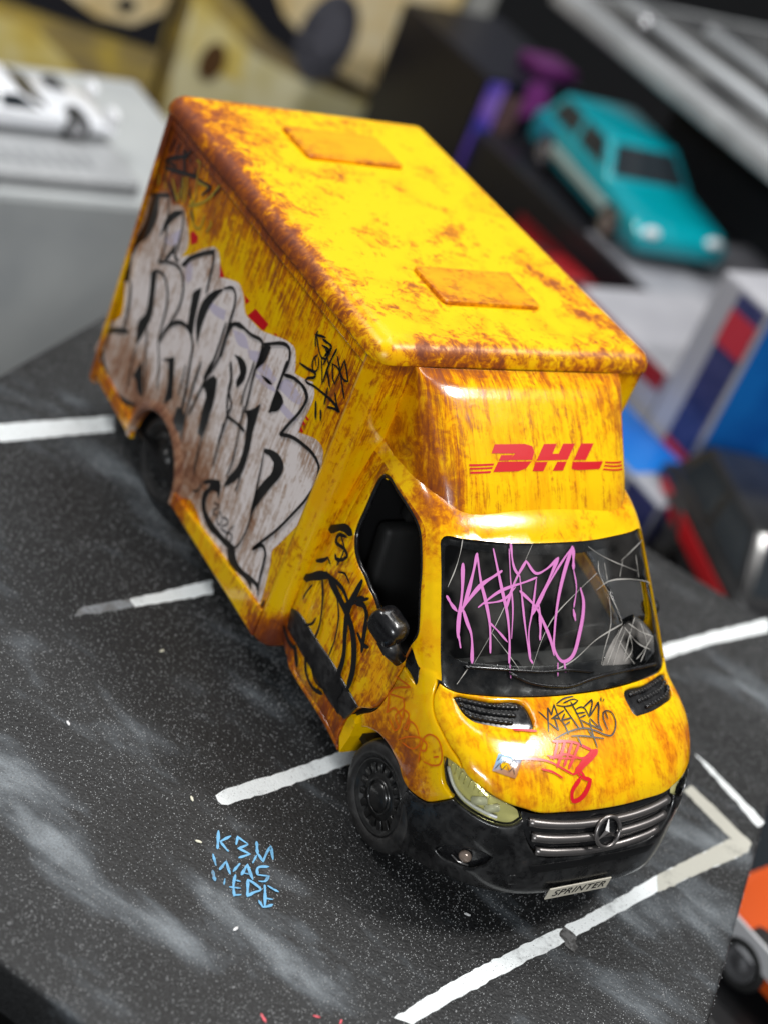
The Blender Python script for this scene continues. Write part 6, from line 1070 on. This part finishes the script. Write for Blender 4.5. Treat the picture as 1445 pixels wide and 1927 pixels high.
c1 = carton('printed_carton', 'carton with a golden car print behind the white toy car', -58, -50, 1.5, 18.9, TZ, 3, M['printbrown'], 'carton', 'printed cartons behind the truck', 0.1)
patch('print_dark_band', c1, 'x', -49.98, [(1.7, -3.2), (1.7, -6.6), (8, -6.4), (13.6, -7.4), (18.7, -8.2), (18.7, -3.0)], M['printblack'])
patch('print_gold_ground', c1, 'x', -49.96, [(1.7, -6.8), (8, -7.0), (12.5, -8.0), (16.0, -10.5), (14.5, -12.2), (1.7, -12.0)], M['printgold'])
patch('print_car', c1, 'x', -49.94, [(9.5, -3.0), (12.8, -5.9), (15.2, -7.0), (17.0, -7.1), (18.3, -6.3), (18.7, -3.0)], M['printcar'])
patch('print_wheel', c1, 'x', -49.92, ell(8.6, -5.2, 2.1, 1.5), M['printwheel'])
patch('print_car_light', c1, 'x', -49.90, ell(16.4, -6.2, 0.5, 0.35), M['printblack'])
c2 = carton('printed_carton', 'carton with a beige car nose print behind the truck box roof', -58, -50, 19.5, 34.6, TZ, 3, M['printbrown'], 'carton', 'printed cartons behind the truck', 0.1)
patch('print_pale_ground', c2, 'x', -49.98, [(19.7, -5.6), (22.6, -7.2), (26.5, -8.5), (31, -9.4), (34.4, -9.6), (34.4, -12), (20.2, -12.0), (19.7, -9.0)], M['printpale'])
patch('print_gold_ground', c2, 'x', -49.97, [(19.7, -5.2), (23.4, -7.4), (23.6, -9.2), (20.3, -8.6)], M['printgold'])
patch('print_dark_band', c2, 'x', -49.96, [(20.0, -3.6), (24.0, -6.6), (28.5, -8.5), (33.3, -9.3), (34.4, -7.8), (33, -3), (20, -3)], M['printblack'])
patch('print_car', c2, 'x', -49.94, [(22.5, -2.8), (24.6, -5.4), (28.6, -7.9), (31.5, -8.7), (33.6, -8.5), (34.4, -6.5), (34.2, -2.0), (28, 0)], M['printcar'])
patch('print_wheel', c2, 'x', -49.92, ell(27.4, -6.2, 1.7, 2.4), M['printwheel'])
patch('print_wheel_hub', c2, 'x', -49.90, ell(27.5, -6.2, 0.9, 1.4), mat('print_hub', (0.10, 0.10, 0.12), 0.3))
patch('print_car_light', c2, 'x', -49.90, ell(32.4, -7.0, 0.35, 0.3), M['printblack'])
patch('print_driver_mark', c2, 'x', -49.90, ell(21.6, -8.3, 0.7, 1.0), mat('print_brown', (0.10, 0.05, 0.02), 0.4))
carton('grey_post', 'narrow pale grey board edge standing right of the beige car carton', -52, -50, 35.0, 36.6, TZ, 3, mat('grey_card', (0.35, 0.35, 0.33), 0.5), 'board')
carton('red_box', 'small red box peeping out behind the pale display plinth', -37.2, -36.4, 11.3, 13.2, TZ, -6.3, mat('red_card', (0.55, 0.06, 0.06), 0.5), 'box')
# right: stack that carries the teal car
carton('black_carton', 'dark carton with pale top under the teal toy car', -39, -16, 28.6, 40.0, TZ, -4.8, mat('black_card', (0.012, 0.012, 0.015), 0.35), 'carton')
patch('pale_top', bpy.data.objects['black_carton'], 'z', -4.8, [(-29, 28.8), (-16.2, 28.8), (-16.2, 39.8), (-29, 39.8)], noisy('pale_top_card', [(0.26, 0.26, 0.29), (0.36, 0.36, 0.39)], 0.2, 0.4), 0.04)
patch('red_print', bpy.data.objects['black_carton'], 'y', 28.58, [(-33, -6.2), (-17, -6.0), (-17, -7.4), (-33, -8.0)], mat('dark_red_print', (0.20, 0.01, 0.015), 0.4))
ESTATE_LOW = [(0.0, 0.6), (0.0, 2.2), (0.05, 2.45), (0.62, 2.4), (0.93, 2.1), (1.0, 1.6), (1.0, 0.7), (0.9, 0.5), (0.1, 0.5)]
ESTATE_CAB = [(0.04, 2.3), (0.10, 3.75), (0.50, 3.8), (0.66, 2.3)]
toy_car('teal_estate_car', 'bright teal toy car with silver side trim on the black carton', (-31.2, 31.9, -4.75), -0.14, 10.6, 4.8, [(x, z * 0.86) for x, z in ESTATE_LOW], [(x, z * 0.86) for x, z in ESTATE_CAB], mat('teal_car_paint', (0.0, 0.30, 0.36), 0.2, 0.1, 0.7), 0.78, 'toy cars displayed around the board', trim=mat('pale_trim', (0.5, 0.6, 0.58), 0.3, 0.4))
cr = carton('low_black_carton', 'low dark carton in front of the teal car', -33, -20, 22.5, 28.3, TZ, -7.6, mat('dark_card', (0.02, 0.02, 0.024), 0.4), 'carton')
toy_car('red_sports_car', 'dark red toy sports car in front of the teal car', (-26.2, 25.6, -7.6), 0.05, 11.0, 4.6, SPORT_LOW, SPORT_CAB, mat('red_car_paint', (0.30, 0.008, 0.012), 0.25, 0, 0.6), 0.75, 'toy cars displayed around the board')
pc = carton('purple_carton', 'dark navy carton with purple edge behind the truck', -46, -38, 28.2, 34.0, TZ, -2.3, mat('navy_card', (0.006, 0.006, 0.012), 0.35), 'carton')
patch('purple_edge', pc, 'x', -37.99, [(28.3, -8.5), (29.3, -8.5), (29.3, -2.5), (28.3, -2.5)], noisy('purple_print', [(0.04, 0.05, 0.40), (0.20, 0.10, 0.55), (0.30, 0.18, 0.60)], 0.5, 0.3))
patch('magenta_corner', pc, 'x', -37.98, [(30.6, -4.0), (32.0, -3.4), (31.6, -2.2), (30.4, -2.2)], mat('magenta_print', (0.22, 0.04, 0.22), 0.3))
patch('brown_print', pc, 'x', -37.97, [(29.4, -5.2), (30.5, -4.8), (30.5, -3.0), (29.4, -3.0)], mat('brown_card_print', (0.12, 0.07, 0.07), 0.4))
tb = carton('tall_dark_carton', 'tall dark carton under the grey tray at upper right', -37, -16, 38.5, 50, TZ, 0.2, mat('charcoal_card', (0.02, 0.022, 0.025), 0.4), 'carton')
tr = carton('grey_tray', 'mottled grey plastic tray with pale rim at upper right', -42, -16, 33.0, 52, 0.2, 1.1, noisy('tray_rim', [(0.30, 0.31, 0.32), (0.42, 0.43, 0.44)], 0.4, 0.3), 'tray', bev=0.2)
patch('tray_surface', tr, 'z', 1.09, [(-41.3, 34.0), (-16.6, 34.0), (-16.6, 51.4), (-41.3, 51.4)], noisy('tray_dark', [(0.015, 0.015, 0.016), (0.07, 0.07, 0.07), (0.16, 0.16, 0.155)], 0.35, 0.25), 0.05)
for i, (x, y) in enumerate(((-24.5, 36.2), (-37.5, 35.0), (-30.5, 38.5))):
    bm = bmesh.new(); bmesh.ops.create_uvsphere(bm, u_segments=16, v_segments=10, radius=0.42, matrix=Matrix.Translation((x, y, 1.5)))
    o = bm_obj('chrome_ball', bm, M['hub2'], None, True); tag(o, ['small chrome ball lying near the front of the grey tray', 'small chrome ball lying at the far corner of the grey tray', 'small chrome ball lying in the middle of the grey tray'][i], 'ball', 'chrome balls on the tray')
M['cardwhite'] = noisy('white_box_card', [(0.34, 0.34, 0.37), (0.46, 0.46, 0.49)], 0.15, 0.35); M['navy'] = noisy('navy_print', [(0.018, 0.024, 0.10), (0.05, 0.055, 0.16)], 1.5, 0.3)
M['redsq'] = mat('red_print_square', (0.50, 0.03, 0.05), 0.4); M['blue'] = noisy('blue_print', [(0.005, 0.10, 0.42), (0.008, 0.16, 0.55)], 0.3, 0.25)
ca = carton('model_box', 'tall narrow model box with navy band, red squares and blue end', -15.6, -13.1, 22, 33, TZ, 1.2, M['cardwhite'], 'box', 'model boxes beside the truck')
patch('navy_band', ca, 'y', 21.99, [(-14.5, TZ + 0.2), (-13.2, TZ + 0.2), (-13.2, 1.0), (-14.5, 1.0)], M['navy'])
patch('band_square', ca, 'y', 21.95, [(-14.5, -6.0), (-13.2, -6.0), (-13.2, -4.7), (-14.5, -4.7)], M['redsq']); patch('band_square', ca, 'y', 21.95, [(-14.5, -0.9), (-13.2, -0.9), (-13.2, 0.4), (-14.5, 0.4)], M['redsq'])
patch('blue_end', ca, 'x', -13.1, [(22.2, TZ + 0.2), (32.8, TZ + 0.2), (32.8, 1.0), (22.2, 1.0)], M['blue'])
cc = carton('model_box', 'wide pale model box with red top edge right of the truck box', -21.5, -15.8, 22.2, 28.2, TZ, -3.1, M['cardwhite'], 'box', 'model boxes beside the truck')
patch('red_edge', cc, 'y', 22.19, [(-21.3, -3.2), (-15.9, -3.2), (-15.9, -3.9), (-21.3, -4.2)], mat('red_edge_print', (0.28, 0.015, 0.02), 0.4))
cb = carton('model_box', 'lower model box with blue top and red square near the board corner', -18.5, -10.9, 19.0, 21.8, TZ, -4.9, noisy('grey_box_card', [(0.22, 0.23, 0.26), (0.30, 0.31, 0.34)], 0.3, 0.3), 'box', 'model boxes beside the truck')
patch('navy_band', cb, 'y', 18.99, [(-12.5, TZ + 0.2), (-11.0, TZ + 0.2), (-11.0, -5.0), (-12.5, -5.0)], M['navy'])
patch('band_square', cb, 'y', 18.95, [(-12.4, -7.6), (-11.1, -7.6), (-11.1, -6.4), (-12.4, -6.4)], M['redsq']); patch('blue_top', cb, 'z', -4.9, [(-18.3, 19.1), (-12.6, 19.1), (-12.6, 21.7), (-18.3, 21.7)], M['blue'])
patch('navy_end', cb, 'x', -10.9, [(19.1, TZ + 0.2), (21.7, TZ + 0.2), (21.7, -5.0), (19.1, -5.0)], M['navy'])
carton('car_stand', 'black stand under the black and red toy car', -11.5, 1.0, 16.6, 25.5, TZ, -6.6, mat('stand_black', (0.008, 0.008, 0.009), 0.4), 'stand')
toy_car('black_toy_car', 'black toy car with red body stripes at the right edge', (-6.4, 20.6, -6.6), -0.35, 11.5, 5.2, ESTATE_LOW, ESTATE_CAB, noisy('black_car_paint', [(0.008, 0.008, 0.009), (0.02, 0.02, 0.021)], 0.5, 0.3), 1.1, 'toy cars displayed around the board', stripe=mat('red_stripe', (0.45, 0.01, 0.015), 0.3), hub=mat('dark_hub', (0.08, 0.08, 0.085), 0.3, 0.5))
carton('orange_car_stand', 'black stand under the orange toy car at the lower right', -3.0, 9.5, 7.6, 14.5, TZ, -5.6, mat('stand_dark', (0.006, 0.006, 0.007), 0.4), 'stand')
toy_car('orange_toy_car', 'orange toy car with white stripe at the lower right corner', (1.6, 10.9, -5.6), 0.12, 11.8, 5.0, SPORT_LOW, SPORT_CAB, mat('orange_car_paint', (0.72, 0.10, 0.012), 0.25, 0, 0.6), 0.68, 'toy cars displayed around the board', stripe=mat('white_stripe', (0.7, 0.7, 0.72), 0.3))

# loose small packs beside the model boxes
for i, (a, m_, lb) in enumerate((((-18.9, -17.3, 20.3, 21.7, TZ, -4.4), mat('pack_red', (0.45, 0.015, 0.02), 0.3), 'small glossy red pack beside the wide pale model box'), ((-20.8, -19.2, 20.0, 21.6, TZ, -5.2), mat('pack_white', (0.55, 0.56, 0.6), 0.25), 'small white pack left of the glossy red pack'), ((-22.6, -21.0, 19.6, 21.4, TZ, -6.0), mat('pack_blue', (0.01, 0.09, 0.38), 0.25), 'small blue pack left of the white pack'))): carton('small_pack', lb, *a, m_, 'pack', 'small packs beside the model boxes')

# pale rods added as highlight strips, and small boxes, at the upper right
for i, (x0, x1, y, lb) in enumerate(((-40, -20, 35.5, 'pale rod added as a highlight strip along the rim of the grey tray'), (-38, -18, 39.5, 'pale rod added as a highlight strip across the middle of the grey tray'), (-36, -17, 43.5, 'pale rod added as a highlight strip far back on the grey tray'))):
    o = tube('highlight_rod', [(x0, y, 1.5), (x1, y + 0.8, 1.5)], 0.36, mat('rod_highlight_%d' % i, (0.5, 0.52, 0.54), 0.12)); tag(o, lb, 'rod', 'added highlight rods on the grey tray')
carton('small_box', 'small dark magenta box on top of the navy carton', -40.6, -38.6, 31.4, 33.6, -2.28, -1.7, mat('small_box_card', (0.10, 0.015, 0.10), 0.3), 'box')
